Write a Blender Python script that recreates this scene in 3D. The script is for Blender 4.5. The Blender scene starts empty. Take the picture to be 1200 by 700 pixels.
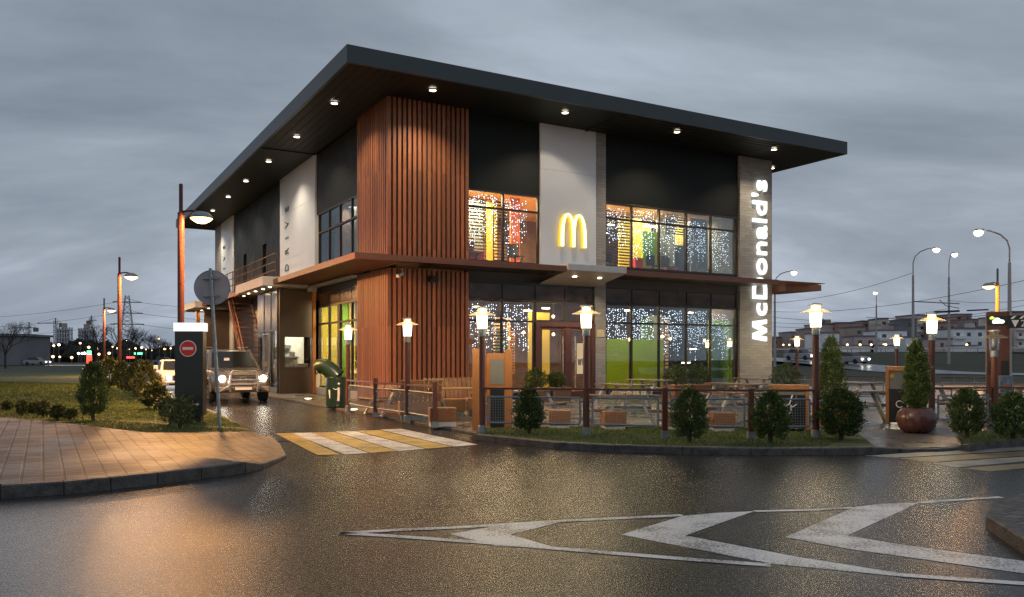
import bpy, bmesh, math, random
import numpy as np
from mathutils import Vector, Matrix
random.seed(7); rng = np.random.default_rng(7)
R = math.radians
sc = bpy.context.scene
col = sc.collection
# ------------------------------------------------------------ camera
F_PX, CX, YH, CAMH = 960.0, 600.0, 418.0, 1.6      # calibrated lens: focal length in photo pixels, horizon row
cam_d = bpy.data.cameras.new('camera'); cam = bpy.data.objects.new('camera', cam_d); col.objects.link(cam)
cam.location = (0, 0, CAMH); cam.rotation_euler = (R(90), 0, 0)
cam_d.sensor_width = 36; cam_d.lens = 36 * F_PX / 1200.0
cam_d.shift_y = 68 / 1200.0
cam_d.clip_end = 5000; cam_d.clip_start = .05
sc.camera = cam
sc.view_settings.view_transform = 'Standard'; sc.view_settings.look = 'None'
sc.view_settings.exposure = 0.75; sc.view_settings.gamma = 1.0
sc.cycles.use_denoising = True; sc.cycles.denoiser = 'OPENIMAGEDENOISE'; sc.cycles.denoising_prefilter = 'NONE'; sc.cycles.denoising_input_passes = 'RGB_ALBEDO_NORMAL'
sc.cycles.max_bounces = 6; sc.cycles.transparent_max_bounces = 16
sc.cycles.sample_clamp_indirect = 3.0; sc.cycles.sample_clamp_direct = 4.5
sc.cycles.use_light_tree = True
sc.cycles.caustics_reflective = False; sc.cycles.caustics_refractive = False
# ------------------------------------------------------------ sky
SUN_EL, SUN_ROT = R(3), R(205)
w = bpy.data.worlds.new('World'); sc.world = w; w.use_nodes = True
nt = w.node_tree; N = nt.nodes; LK = nt.links; N.clear()
out = N.new('ShaderNodeOutputWorld')
sky = N.new('ShaderNodeTexSky'); sky.sky_type = 'NISHITA'; sky.sun_disc = False
sky.sun_elevation = SUN_EL; sky.sun_rotation = SUN_ROT; sky.air_density = 1.5; sky.dust_density = 2.0
bg1 = N.new('ShaderNodeBackground'); bg1.inputs['Strength'].default_value = 0.06
LK.new(sky.outputs[0], bg1.inputs['Color'])
tc = N.new('ShaderNodeTexCoord'); sep = N.new('ShaderNodeSeparateXYZ'); LK.new(tc.outputs['Generated'], sep.inputs[0])
def wm(op, a, b=None, c=None):
    n = N.new('ShaderNodeMath'); n.operation = op
    for i, v in enumerate((a, b, c)):
        if v is None: continue
        if isinstance(v, (int, float)): n.inputs[i].default_value = v
        else: LK.new(v, n.inputs[i])
    return n.outputs[0]
zz = wm('ADD', wm('MAXIMUM', sep.outputs['Z'], 0.0), 0.34)
cx_ = wm('DIVIDE', sep.outputs['X'], zz); cy_ = wm('DIVIDE', sep.outputs['Y'], zz)
cmb = N.new('ShaderNodeCombineXYZ'); LK.new(cx_, cmb.inputs[0]); LK.new(cy_, cmb.inputs[1])
mp = N.new('ShaderNodeMapping'); mp.inputs['Rotation'].default_value = (0, 0, R(35)); mp.inputs['Scale'].default_value = (0.6, 1.35, 1)
mp.inputs['Location'].default_value = (.7, .35, 0)
LK.new(cmb.outputs[0], mp.inputs['Vector'])
nz = N.new('ShaderNodeTexNoise'); nz.inputs['Scale'].default_value = 1.0; nz.inputs['Detail'].default_value = 7; nz.inputs['Roughness'].default_value = .56
nz.inputs['Distortion'].default_value = .35
LK.new(mp.outputs[0], nz.inputs['Vector'])
rp = N.new('ShaderNodeValToRGB'); e = rp.color_ramp.elements
e[0].position = .36; e[0].color = (.094, .114, .146, 1)
e[1].position = .64; e[1].color = (.252, .286, .338, 1)
m_ = e.new(.50); m_.color = (.152, .178, .216, 1)
LK.new(nz.outputs['Fac'], rp.inputs[0])
# a slow gradient of the cloud deck itself: brighter low down, heavier overhead
gr = N.new('ShaderNodeMapRange'); gr.inputs['From Min'].default_value = 0.0; gr.inputs['From Max'].default_value = .42
gr.inputs['To Min'].default_value = 1.50; gr.inputs['To Max'].default_value = 1.14
LK.new(sep.outputs['Z'], gr.inputs['Value'])
bg2 = N.new('ShaderNodeBackground'); LK.new(rp.outputs[0], bg2.inputs['Color'])
LK.new(wm('MULTIPLY', gr.outputs[0], 1.0), bg2.inputs['Strength'])
mix = N.new('ShaderNodeMixShader'); mix.inputs[0].default_value = .9
LK.new(bg1.outputs[0], mix.inputs[1]); LK.new(bg2.outputs[0], mix.inputs[2]); LK.new(mix.outputs[0], out.inputs[0])
# ------------------------------------------------------------ sun (last light behind thick cloud)
sd = bpy.data.lights.new('sun', 'SUN'); sd.energy = .05; sd.angle = R(20); sd.color = (1, .9, .8)
so = bpy.data.objects.new('sun', sd); col.objects.link(so); so.rotation_euler = (R(80), 0, R(205))

# ------------------------------------------------------------ helpers
def G(px, py, z=0.0):
    Y = F_PX * (CAMH - z) / (py - YH)
    return ((px - CX) / F_PX * Y, Y)
def W(px, Y): return (px - CX) / F_PX * Y
ANG = R(29.8)
BC = (-4.066, 26.74)                                   # corner of the building on the ground
def BL(u, v): return (BC[0] + u*math.cos(ANG) - v*math.sin(ANG), BC[1] + u*math.sin(ANG) + v*math.cos(ANG))

class MB:
    def __init__(s): s.v = []; s.f = []
    def add(s, vs, fs):
        b = len(s.v); s.v += [tuple(x) for x in vs]; s.f += [tuple(i + b for i in f) for f in fs]; return s
    def box(s, x0, x1, y0, y1, z0, z1):
        return s.add([(x0,y0,z0),(x1,y0,z0),(x1,y1,z0),(x0,y1,z0),(x0,y0,z1),(x1,y0,z1),(x1,y1,z1),(x0,y1,z1)],
                     [(0,3,2,1),(4,5,6,7),(0,1,5,4),(1,2,6,5),(2,3,7,6),(3,0,4,7)])
    def bar(s, p, q, wx, wy, up=(0,0,1)):
        p, q = Vector(p), Vector(q); d = (q-p).normalized(); u = Vector(up)
        if abs(d.dot(u)) > .98: u = Vector((1,0,0))
        a = d.cross(u).normalized(); b = a.cross(d).normalized()
        vs = []
        for c in (p, q):
            for i, j in ((-1,-1),(1,-1),(1,1),(-1,1)): vs.append(c + a*i*wx/2 + b*j*wy/2)
        return s.add(vs, [(0,1,2,3),(7,6,5,4),(0,4,5,1),(1,5,6,2),(2,6,7,3),(3,7,4,0)])
    def tube(s, pts, r, n=8, cap=True):
        pts = [Vector(p) for p in pts]
        rs = r if isinstance(r, (list, tuple)) else [r]*len(pts)
        vs = []; fs = []
        ref = None
        for i, p in enumerate(pts):
            d = (pts[min(i+1, len(pts)-1)] - pts[max(i-1, 0)]).normalized()
            if ref is None: ref = Vector((0,0,1)) if abs(d.z) < .9 else Vector((1,0,0))
            a = d.cross(ref)
            if a.length < 1e-4: a = d.cross(Vector((0,1,0)))
            a.normalize(); b = a.cross(d).normalized()
            for k in range(n):
                t = 2*math.pi*k/n; vs.append(p + (a*math.cos(t) + b*math.sin(t))*rs[i])
        for i in range(len(pts)-1):
            for k in range(n): fs.append((i*n+k, i*n+(k+1)%n, (i+1)*n+(k+1)%n, (i+1)*n+k))
        if cap: fs.append(tuple(range(n-1,-1,-1))); fs.append(tuple((len(pts)-1)*n+k for k in range(n)))
        return s.add(vs, fs)
    def lathe(s, prof, n=20, c=(0,0,0), cap=True):
        vs = []; fs = []
        for r, z in prof:
            for k in range(n):
                t = 2*math.pi*k/n; vs.append((c[0]+r*math.cos(t), c[1]+r*math.sin(t), c[2]+z))
        for i in range(len(prof)-1):
            for k in range(n): fs.append((i*n+k, i*n+(k+1)%n, (i+1)*n+(k+1)%n, (i+1)*n+k))
        if cap: fs.append(tuple(range(n-1,-1,-1))); fs.append(tuple((len(prof)-1)*n+k for k in range(n)))
        return s.add(vs, fs)
    def prism(s, poly, z0, z1):
        n = len(poly); zb = z0 if isinstance(z0, (list,tuple)) else [z0]*n; zt = z1 if isinstance(z1, (list,tuple)) else [z1]*n
        vs = [(p[0],p[1],zb[i]) for i,p in enumerate(poly)] + [(p[0],p[1],zt[i]) for i,p in enumerate(poly)]
        return s.add(vs, [tuple(range(n-1,-1,-1)), tuple(range(n,2*n))] + [(i,(i+1)%n,n+(i+1)%n,n+i) for i in range(n)])
    def build(s, name, mat, parent=None, smooth=False, bevel=0, loc=None, rz=None):
        me = bpy.data.meshes.new(name); me.from_pydata(s.v, [], s.f); me.update()
        if mat: me.materials.append(mat)
        if smooth: me.polygons.foreach_set('use_smooth', [True]*len(me.polygons))
        bm = bmesh.new(); bm.from_mesh(me); bmesh.ops.recalc_face_normals(bm, faces=bm.faces) if len(s.f) < 20000 else None
        bm.to_mesh(me); bm.free()
        o = bpy.data.objects.new(name, me); col.objects.link(o)
        if parent: o.parent = parent
        if loc: o.location = loc
        if rz is not None: o.rotation_euler.z = rz
        if bevel:
            m = o.modifiers.new('b', 'BEVEL'); m.width = bevel; m.segments = 2; m.limit_method = 'ANGLE'
        return o
def tag(o, label=None, cat=None, group=None, kind=None):
    if label: o['label'] = label
    if cat: o['category'] = cat
    if group: o['group'] = group
    if kind: o['kind'] = kind
    return o
def thing(name, label, cat, loc=(0,0,0), rz=0, group=None):
    o = bpy.data.objects.new(name, None); col.objects.link(o); o.location = loc; o.rotation_euler.z = rz
    o.empty_display_size = .2
    return tag(o, label, cat, group)
def copy_tree(o, parent=None):
    c = o.copy(); col.objects.link(c); c.parent = parent
    for ch in list(o.children): copy_tree(ch, c)
    return c
def dup(o, loc, rz=0, label=None, scale=None):
    c = copy_tree(o); c.location = loc; c.rotation_euler = (0, 0, rz)
    if label: c['label'] = label
    if scale: c.scale = scale if isinstance(scale, tuple) else (scale,)*3
    return c
def light(name, kind, loc, energy, color, parent=None, size=.05, spot=None, blend=.6, rot=None):
    d = bpy.data.lights.new(name, kind); d.energy = energy; d.color = color
    if kind == 'AREA': d.size = size
    else: d.shadow_soft_size = size
    if kind == 'SPOT': d.spot_size = R(spot); d.spot_blend = blend
    o = bpy.data.objects.new(name, d); col.objects.link(o); o.location = loc
    if rot: o.rotation_euler = rot
    if parent: o.parent = parent
    return o

# ------------------------------------------------------------ materials
def mat(name, c, rough=.6, metal=0, var=.12, nscale=3.0, bump=0, bscale=40, emit=None, estr=0, stretch=None, c2=None, detail=4, rvar=0, spec=.5, obj_random=0, coat=0):
    m = bpy.data.materials.new(name); m.use_nodes = True; t = m.node_tree; n = t.nodes; b = n['Principled BSDF']
    b.inputs['Roughness'].default_value = rough; b.inputs['Metallic'].default_value = metal
    b.inputs['Specular IOR Level'].default_value = spec
    if coat: b.inputs['Coat Weight'].default_value = coat
    tc = n.new('ShaderNodeTexCoord'); mp = n.new('ShaderNodeMapping'); t.links.new(tc.outputs['Object'], mp.inputs[0])
    if stretch: mp.inputs['Scale'].default_value = stretch
    nz = n.new('ShaderNodeTexNoise'); nz.inputs['Scale'].default_value = nscale; nz.inputs['Detail'].default_value = detail; nz.inputs['Roughness'].default_value = .6
    t.links.new(mp.outputs[0], nz.inputs['Vector'])
    r = n.new('ShaderNodeValToRGB'); e = r.color_ramp.elements
    lo = c if c2 is None else c; hi = c if c2 is None else c2
    k0, k1 = (1-var, 1+var) if c2 is None else (1, 1)
    e[0].position = .32; e[1].position = .68
    e[0].color = (*[max(0,x*k0) for x in lo[:3]], 1); e[1].color = (*[min(1,x*k1) for x in hi[:3]], 1)
    t.links.new(nz.outputs['Fac'], r.inputs[0])
    last = r.outputs[0]
    if obj_random:
        oi = n.new('ShaderNodeObjectInfo'); hs = n.new('ShaderNodeHueSaturation'); mr = n.new('ShaderNodeMapRange')
        mr.inputs['To Min'].default_value = 1-obj_random; mr.inputs['To Max'].default_value = 1+obj_random
        t.links.new(oi.outputs['Random'], mr.inputs['Value']); t.links.new(mr.outputs[0], hs.inputs['Value']); t.links.new(last, hs.inputs['Color']); last = hs.outputs[0]
    t.links.new(last, b.inputs['Base Color'])
    if rvar:
        mr = n.new('ShaderNodeMapRange'); mr.inputs['From Min'].default_value = .3; mr.inputs['From Max'].default_value = .7
        mr.inputs['To Min'].default_value = max(.02, rough-rvar); mr.inputs['To Max'].default_value = min(1, rough+rvar)
        t.links.new(nz.outputs['Fac'], mr.inputs['Value']); t.links.new(mr.outputs[0], b.inputs['Roughness'])
    if bump:
        bz = n.new('ShaderNodeTexNoise'); bz.inputs['Scale'].default_value = bscale; bz.inputs['Detail'].default_value = 3
        t.links.new(mp.outputs[0], bz.inputs['Vector'])
        bp = n.new('ShaderNodeBump'); bp.inputs['Strength'].default_value = bump; bp.inputs['Distance'].default_value = .02
        t.links.new(bz.outputs['Fac'], bp.inputs['Height']); t.links.new(bp.outputs[0], b.inputs['Normal'])
    if emit:
        b.inputs['Emission Color'].default_value = (*emit, 1); b.inputs['Emission Strength'].default_value = estr
    return m
def emis(name, c, s, sample=True):
    m = bpy.data.materials.new(name); m.use_nodes = True; t = m.node_tree; t.nodes.clear()
    e = t.nodes.new('ShaderNodeEmission'); e.inputs[0].default_value = (*c, 1); e.inputs[1].default_value = s
    o = t.nodes.new('ShaderNodeOutputMaterial'); t.links.new(e.outputs[0], o.inputs[0])
    if not sample: m.cycles.emission_sampling = 'NONE'
    return m
def glassm(name, tint=(1,1,1), refl=.10, rough=.01):
    m = bpy.data.materials.new(name); m.use_nodes = True; t = m.node_tree; n = t.nodes; n.clear()
    tr = n.new('ShaderNodeBsdfTransparent'); tr.inputs[0].default_value = (*tint, 1)
    gl = n.new('ShaderNodeBsdfGlossy'); gl.inputs['Roughness'].default_value = rough
    lw = n.new('ShaderNodeFresnel'); lw.inputs[0].default_value = 1.5
    ad = n.new('ShaderNodeMath'); ad.operation = 'MULTIPLY_ADD'; ad.inputs[1].default_value = .55; ad.inputs[2].default_value = refl*.4 - .01
    t.links.new(lw.outputs[0], ad.inputs[0])
    mx = n.new('ShaderNodeMixShader'); o = n.new('ShaderNodeOutputMaterial')
    t.links.new(ad.outputs[0], mx.inputs[0]); t.links.new(tr.outputs[0], mx.inputs[1]); t.links.new(gl.outputs[0], mx.inputs[2]); t.links.new(mx.outputs[0], o.inputs[0])
    return m
def brickm(name, c1, c2, mortar, bw, bh, ms=.01, rough=.5, rot=0, wall=False, bump=.5, rvar=.15, offset=.5, stain=.25, spec=.5):
    m = bpy.data.materials.new(name); m.use_nodes = True; t = m.node_tree; n = t.nodes; b = n['Principled BSDF']; L = t.links
    b.inputs['Specular IOR Level'].default_value = spec
    tc = n.new('ShaderNodeTexCoord')
    vec = tc.outputs['Object']
    if wall:
        s = n.new('ShaderNodeSeparateXYZ'); L.new(vec, s.inputs[0]); a = n.new('ShaderNodeMath'); a.operation = 'ADD'
        L.new(s.outputs[0], a.inputs[0]); L.new(s.outputs[1], a.inputs[1])
        c = n.new('ShaderNodeCombineXYZ'); L.new(a.outputs[0], c.inputs[0]); L.new(s.outputs[2], c.inputs[1]); vec = c.outputs[0]
    mp = n.new('ShaderNodeMapping'); mp.inputs['Rotation'].default_value = (0,0,rot); L.new(vec, mp.inputs[0])
    br = n.new('ShaderNodeTexBrick'); L.new(mp.outputs[0], br.inputs['Vector'])
    br.inputs['Scale'].default_value = 1; br.inputs['Brick Width'].default_value = bw; br.inputs['Row Height'].default_value = bh
    br.inputs['Mortar Size'].default_value = ms; br.inputs['Mortar Smooth'].default_value = .3; br.offset = offset
    br.inputs['Color1'].default_value = (*c1,1); br.inputs['Color2'].default_value = (*c2,1); br.inputs['Mortar'].default_value = (*mortar,1)
    nz = n.new('ShaderNodeTexNoise'); nz.inputs['Scale'].default_value = .8; nz.inputs['Detail'].default_value = 6; L.new(tc.outputs['Object'], nz.inputs['Vector'])
    mr = n.new('ShaderNodeMapRange'); mr.inputs['From Min'].default_value=.3; mr.inputs['From Max'].default_value=.7; mr.inputs['To Min'].default_value = 1-stain; mr.inputs['To Max'].default_value = 1+stain
    L.new(nz.outputs['Fac'], mr.inputs['Value'])
    hs = n.new('ShaderNodeHueSaturation'); L.new(br.outputs['Color'], hs.inputs['Color']); L.new(mr.outputs[0], hs.inputs['Value']); L.new(hs.outputs[0], b.inputs['Base Color'])
    m2 = n.new('ShaderNodeMapRange'); m2.inputs['From Min'].default_value=.35; m2.inputs['From Max'].default_value=.65; m2.inputs['To Min'].default_value = max(.05,rough-rvar); m2.inputs['To Max'].default_value = min(1,rough+rvar)
    L.new(nz.outputs['Fac'], m2.inputs['Value']); L.new(m2.outputs[0], b.inputs['Roughness'])
    bp = n.new('ShaderNodeBump'); bp.inputs['Strength'].default_value = bump; bp.inputs['Distance'].default_value = .01; bp.invert = True
    n3 = n.new('ShaderNodeTexNoise'); n3.inputs['Scale'].default_value = 60; L.new(tc.outputs['Object'], n3.inputs['Vector'])
    ad = n.new('ShaderNodeMath'); ad.operation = 'MULTIPLY_ADD'; ad.inputs[1].default_value = .35; L.new(n3.outputs['Fac'], ad.inputs[0]); L.new(br.outputs['Fac'], ad.inputs[2])
    L.new(ad.outputs[0], bp.inputs['Height']); L.new(bp.outputs[0], b.inputs['Normal'])
    return m
def asphaltm():
    m = bpy.data.materials.new('wet_asphalt'); m.use_nodes = True; t = m.node_tree; n = t.nodes; b = n['Principled BSDF']; L = t.links
    tc = n.new('ShaderNodeTexCoord')
    big = n.new('ShaderNodeTexNoise'); big.inputs['Scale'].default_value = .35; big.inputs['Detail'].default_value = 6; L.new(tc.outputs['Object'], big.inputs['Vector'])
    fine = n.new('ShaderNodeTexVoronoi'); fine.inputs['Scale'].default_value = 60; L.new(tc.outputs['Object'], fine.inputs['Vector'])
    fn = n.new('ShaderNodeTexNoise'); fn.inputs['Scale'].default_value = 130; fn.inputs['Detail'].default_value = 2; L.new(tc.outputs['Object'], fn.inputs['Vector'])
    r = n.new('ShaderNodeValToRGB'); e = r.color_ramp.elements; e[0].position = .3; e[0].color = (.006,.006,.006,1); e[1].position = .78; e[1].color = (.062,.060,.058,1)
    cell = n.new('ShaderNodeSeparateColor'); L.new(fine.outputs['Color'], cell.inputs[0])
    cmx = n.new('ShaderNodeMath'); cmx.operation = 'MULTIPLY_ADD'; cmx.inputs[1].default_value = .55; L.new(cell.outputs[0], cmx.inputs[0]); 
    fs = n.new('ShaderNodeMath'); fs.operation = 'MULTIPLY'; fs.inputs[1].default_value = .5; L.new(fn.outputs['Fac'], fs.inputs[0]); L.new(fs.outputs[0], cmx.inputs[2])
    L.new(cmx.outputs[0], r.inputs[0])
    mr = n.new('ShaderNodeMapRange'); mr.inputs['From Min'].default_value=.3; mr.inputs['From Max'].default_value=.7; mr.inputs['To Min'].default_value=.7; mr.inputs['To Max'].default_value=1.25; L.new(big.outputs['Fac'], mr.inputs['Value'])
    hs = n.new('ShaderNodeHueSaturation'); L.new(r.outputs[0], hs.inputs['Color']); L.new(mr.outputs[0], hs.inputs['Value']); L.new(hs.outputs[0], b.inputs['Base Color'])
    dn = n.new('ShaderNodeTexNoise'); dn.inputs['Scale'].default_value = 1.3; dn.inputs['Detail'].default_value = 4; L.new(tc.outputs['Object'], dn.inputs['Vector'])
    va = n.new('ShaderNodeVectorMath'); va.operation = 'MULTIPLY_ADD'; va.inputs[1].default_value = (1.1,1.1,0); L.new(dn.outputs['Color'], va.inputs[0]); L.new(tc.outputs['Object'], va.inputs[2])
    vc = n.new('ShaderNodeTexVoronoi'); vc.feature = 'DISTANCE_TO_EDGE'; vc.inputs['Scale'].default_value = .28; L.new(va.outputs[0], vc.inputs['Vector'])
    ck = n.new('ShaderNodeMapRange'); ck.inputs['From Min'].default_value = .0; ck.inputs['From Max'].default_value = .006; ck.inputs['To Min'].default_value = .25; ck.inputs['To Max'].default_value = 1; L.new(vc.outputs['Distance'], ck.inputs['Value'])
    pn = n.new('ShaderNodeTexNoise'); pn.inputs['Scale'].default_value = .16; pn.inputs['Detail'].default_value = 2; L.new(tc.outputs['Object'], pn.inputs['Vector'])
    pr = n.new('ShaderNodeMapRange'); pr.inputs['From Min'].default_value = .50; pr.inputs['From Max'].default_value = .515; pr.inputs['To Min'].default_value = 1; pr.inputs['To Max'].default_value = .72; L.new(pn.outputs['Fac'], pr.inputs['Value'])
    mm = n.new('ShaderNodeMath'); mm.operation = 'MULTIPLY'; L.new(ck.outputs[0], mm.inputs[0]); L.new(pr.outputs[0], mm.inputs[1])
    h2 = n.new('ShaderNodeHueSaturation'); L.new(hs.outputs[0], h2.inputs['Color']); L.new(mm.outputs[0], h2.inputs['Value']); L.new(h2.outputs[0], b.inputs['Base Color'])
    m2 = n.new('ShaderNodeMapRange'); m2.inputs['From Min'].default_value=.35; m2.inputs['From Max'].default_value=.65; m2.inputs['To Min'].default_value=.17; m2.inputs['To Max'].default_value=.262; L.new(big.outputs['Fac'], m2.inputs['Value']); L.new(m2.outputs[0], b.inputs['Roughness'])
    bp = n.new('ShaderNodeBump'); bp.inputs['Strength'].default_value = .42; bp.inputs['Distance'].default_value = .005
    ad = n.new('ShaderNodeMath'); ad.operation='ADD'; L.new(fine.outputs['Distance'], ad.inputs[0]); L.new(fn.outputs['Fac'], ad.inputs[1])
    L.new(ad.outputs[0], bp.inputs['Height']); L.new(bp.outputs[0], b.inputs['Normal'])
    b.inputs['Specular IOR Level'].default_value = .24
    return m
def paintm(name, c):
    m = bpy.data.materials.new(name); m.use_nodes = True; t = m.node_tree; n = t.nodes; b = n['Principled BSDF']; L = t.links
    tc = n.new('ShaderNodeTexCoord')
    a = n.new('ShaderNodeTexNoise'); a.inputs['Scale'].default_value = 40; a.inputs['Detail'].default_value = 5; a.inputs['Roughness'].default_value=.75; L.new(tc.outputs['Object'], a.inputs['Vector'])
    g = n.new('ShaderNodeTexNoise'); g.inputs['Scale'].default_value = 2.2; g.inputs['Detail'].default_value = 5; L.new(tc.outputs['Object'], g.inputs['Vector'])
    s = n.new('ShaderNodeMath'); s.operation='MULTIPLY_ADD'; s.inputs[1].default_value=.55; L.new(g.outputs['Fac'], s.inputs[0]); L.new(a.outputs['Fac'], s.inputs[2])
    r = n.new('ShaderNodeValToRGB'); e = r.color_ramp.elements; e[0].position=.64; e[0].color=(.05,.05,.05,1); e[1].position=.80; e[1].color=(*c,1)
    L.new(s.outputs[0], r.inputs[0]); L.new(r.outputs[0], b.inputs['Base Color']); b.inputs['Roughness'].default_value=.38
    bp = n.new('ShaderNodeBump'); bp.inputs['Strength'].default_value=.5; bp.inputs['Distance'].default_value=.004; f = n.new('ShaderNodeTexNoise'); f.inputs['Scale'].default_value=130; L.new(tc.outputs['Object'], f.inputs['Vector'])
    L.new(f.outputs['Fac'], bp.inputs['Height']); L.new(bp.outputs[0], b.inputs['Normal'])
    return m
M = {}
M['asphalt'] = asphaltm()
M['white_paint'] = paintm('white_road_paint', (.78,.78,.77)); M['worn_paint'] = paintm('worn_road_paint', (.30,.29,.27)); M['worn_yellow'] = paintm('worn_yellow_paint', (.22,.16,.06)); M['yellow_paint'] = paintm('yellow_road_paint', (.58,.38,.04))
M['paver'] = brickm('paver', (.030,.024,.024), (.120,.100,.096), (.004,.0035,.003), .16, .225, .018, .52, rot=R(-119.8)+R(90)*0, bump=1.0, rvar=.1, spec=.25)
M['patio'] = brickm('patio_paver', (.10,.085,.075), (.14,.12,.10), (.03,.027,.025), .25, .125, .008, .33, rot=R(-29.8), bump=.22, rvar=.15)
M['kerb'] = mat('kerb_concrete', (.085,.080,.075), .6, var=.45, nscale=7, bump=.8, bscale=45, spec=.3)
M['grass'] = mat('grass_ground', (.035,.055,.014), .9, c2=(.075,.090,.026), nscale=1.2, bump=.6, bscale=30)
M['blade'] = mat('grass_blade', (.05,.095,.020), .6, c2=(.14,.17,.045), nscale=2.5, spec=.3)
M['field'] = mat('field', (.030,.038,.014), .95, c2=(.05,.05,.022), nscale=.12, detail=8, bump=.5, bscale=4)
M['leaf'] = mat('thuja_leaf', (.035,.070,.020), .55, c2=(.13,.18,.05), nscale=6, obj_random=.2, spec=.3)
M['leaf2'] = mat('shrub_leaf', (.045,.065,.022), .6, c2=(.13,.14,.05), nscale=7, obj_random=.25, spec=.3)
M['bark'] = mat('bark', (.06,.045,.035), .9, nscale=12, var=.3)
M['dark'] = mat('dark_wall_panel', (.008,.010,.009), .55, var=.15, nscale=1.2, rvar=.08, spec=.25)
M['fascia'] = mat('roof_fascia_metal', (.030,.042,.045), .42, var=.08, nscale=1.0)
M['white'] = mat('white_wall_panel', (.70,.73,.77), .32, var=.04, nscale=.9, rvar=.05)
M['slab'] = mat('white_canopy_panel', (.6,.58,.55), .4, var=.05)
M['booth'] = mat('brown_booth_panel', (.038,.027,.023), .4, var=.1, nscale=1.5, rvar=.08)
M['bluepanel'] = mat('grey_glazed_panel', (.075,.075,.085), .18, var=.2, nscale=1.3, metal=.3)
M['brick'] = brickm('grey_brick', (.33,.315,.29), (.25,.238,.22), (.17,.16,.15), .46, .115, .006, .6, wall=True, bump=.6, rvar=.05, stain=.08)
M['wood'] = mat('cladding_wood', (.22,.074,.030), .42, c2=(.37,.135,.056), nscale=4, stretch=(9,9,.7), bump=.15, bscale=20, rvar=.08)
_t = M['wood'].node_tree; _n = _t.nodes; _L = _t.links; _b = _n['Principled BSDF']; _src = _b.inputs['Base Color'].links[0].from_socket
_tc = _n.new('ShaderNodeTexCoord'); _s = _n.new('ShaderNodeSeparateXYZ'); _L.new(_tc.outputs['Object'], _s.inputs[0])
_m1 = _n.new('ShaderNodeMath'); _m1.operation = 'SUBTRACT'; _L.new(_s.outputs[0], _m1.inputs[0]); _L.new(_s.outputs[1], _m1.inputs[1])
_m2 = _n.new('ShaderNodeMath'); _m2.operation = 'DIVIDE'; _m2.inputs[1].default_value = 3.02/17; _L.new(_m1.outputs[0], _m2.inputs[0])
_m3 = _n.new('ShaderNodeMath'); _m3.operation = 'FLOOR'; _L.new(_m2.outputs[0], _m3.inputs[0])
_z1 = _n.new('ShaderNodeMath'); _z1.operation = 'DIVIDE'; _z1.inputs[1].default_value = 2.6; _L.new(_s.outputs[2], _z1.inputs[0]); _z2 = _n.new('ShaderNodeMath'); _z2.operation = 'FLOOR'; _L.new(_z1.outputs[0], _z2.inputs[0])
_cm = _n.new('ShaderNodeCombineXYZ'); _L.new(_m3.outputs[0], _cm.inputs[0]); _L.new(_z2.outputs[0], _cm.inputs[1])
_wn = _n.new('ShaderNodeTexWhiteNoise'); _wn.noise_dimensions = '2D'; _L.new(_cm.outputs[0], _wn.inputs['Vector'])
_mr = _n.new('ShaderNodeMapRange'); _mr.inputs['To Min'].default_value = .72; _mr.inputs['To Max'].default_value = 1.22; _L.new(_wn.outputs['Value'], _mr.inputs['Value'])
_hs = _n.new('ShaderNodeHueSaturation'); _L.new(_src, _hs.inputs['Color']); _L.new(_mr.outputs[0], _hs.inputs['Value']); _L.new(_hs.outputs[0], _b.inputs['Base Color'])
M['stool'] = mat('stool_wood', (.20,.085,.032), .5, c2=(.28,.13,.055), nscale=5, stretch=(1,8,8))
M['chrome'] = mat('polished_tube', (.75,.73,.70), .22, metal=.85, var=.03)
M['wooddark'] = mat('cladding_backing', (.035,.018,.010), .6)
M['canopy'] = mat('canopy_brown_metal', (.20,.075,.038), .42, var=.10, nscale=2, rvar=.06)
M['post'] = mat('brown_post_paint', (.105,.032,.020), .45, var=.2, nscale=6, stretch=(3,3,.5))
M['lampred'] = mat('street_pole_paint', (.085,.022,.014), .5, var=.15, nscale=3)
M['yellowpole'] = mat('yellow_pole_paint', (.55,.30,.03), .45, var=.1)
M['frame'] = mat('dark_window_frame', (.022,.018,.017), .4, var=.15)
M['doorframe'] = mat('brown_door_frame', (.075,.030,.022), .4, var=.15)
M['galv'] = mat('galvanised_steel', (.24,.29,.31), .45, metal=.4, var=.2, nscale=12)
M['leg'] = mat('table_leg_steel', (.46,.47,.47), .4, metal=.3, var=.1)
M['steel'] = mat('steel', (.55,.56,.58), .25, metal=.9, var=.1)
M['rust'] = mat('stair_paint', (.10,.035,.022), .55, var=.3)
M['furn'] = mat('furniture_wood', (.30,.15,.055), .45, c2=(.42,.22,.09), nscale=5, stretch=(1,8,8), rvar=.1, bump=.1)
M['tabletop'] = mat('table_board_wood', (.16,.10,.065), .28, c2=(.24,.16,.11), nscale=5, stretch=(8,1,8), rvar=.08)
M['orange'] = mat('orange_board', (.34,.135,.035), .45, var=.12, nscale=6, stretch=(6,6,1))
M['concrete'] = mat('pole_concrete', (.42,.40,.38), .8, var=.12, nscale=2)
M['black'] = mat('black_board', (.012,.013,.012), .35, var=.2)
M['totem'] = mat('totem_dark_green', (.014,.020,.016), .3, var=.15)
M['grey'] = mat('grey_panel', (.16,.16,.15), .5, var=.1)
M['green'] = mat('bin_green', (.010,.028,.014), .3, var=.2, nscale=5, coat=.3)
M['whitemark'] = mat('white_marking', (.84,.83,.80), .5, var=.03)
M['redmark'] = mat('red_marking', (.75,.030,.018), .4, var=.03)
M['pot'] = mat('glazed_pot', (.085,.035,.030), .3, c2=(.14,.06,.05), nscale=8, rvar=.1)
M['glass'] = glassm('window_glass', (.93,.95,.93), .10)
M['glassdark'] = glassm('upper_glass', (.55,.6,.62), .5)
M['lampglass'] = glassm('lamp_glass', (1,1,1), .08)
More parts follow.
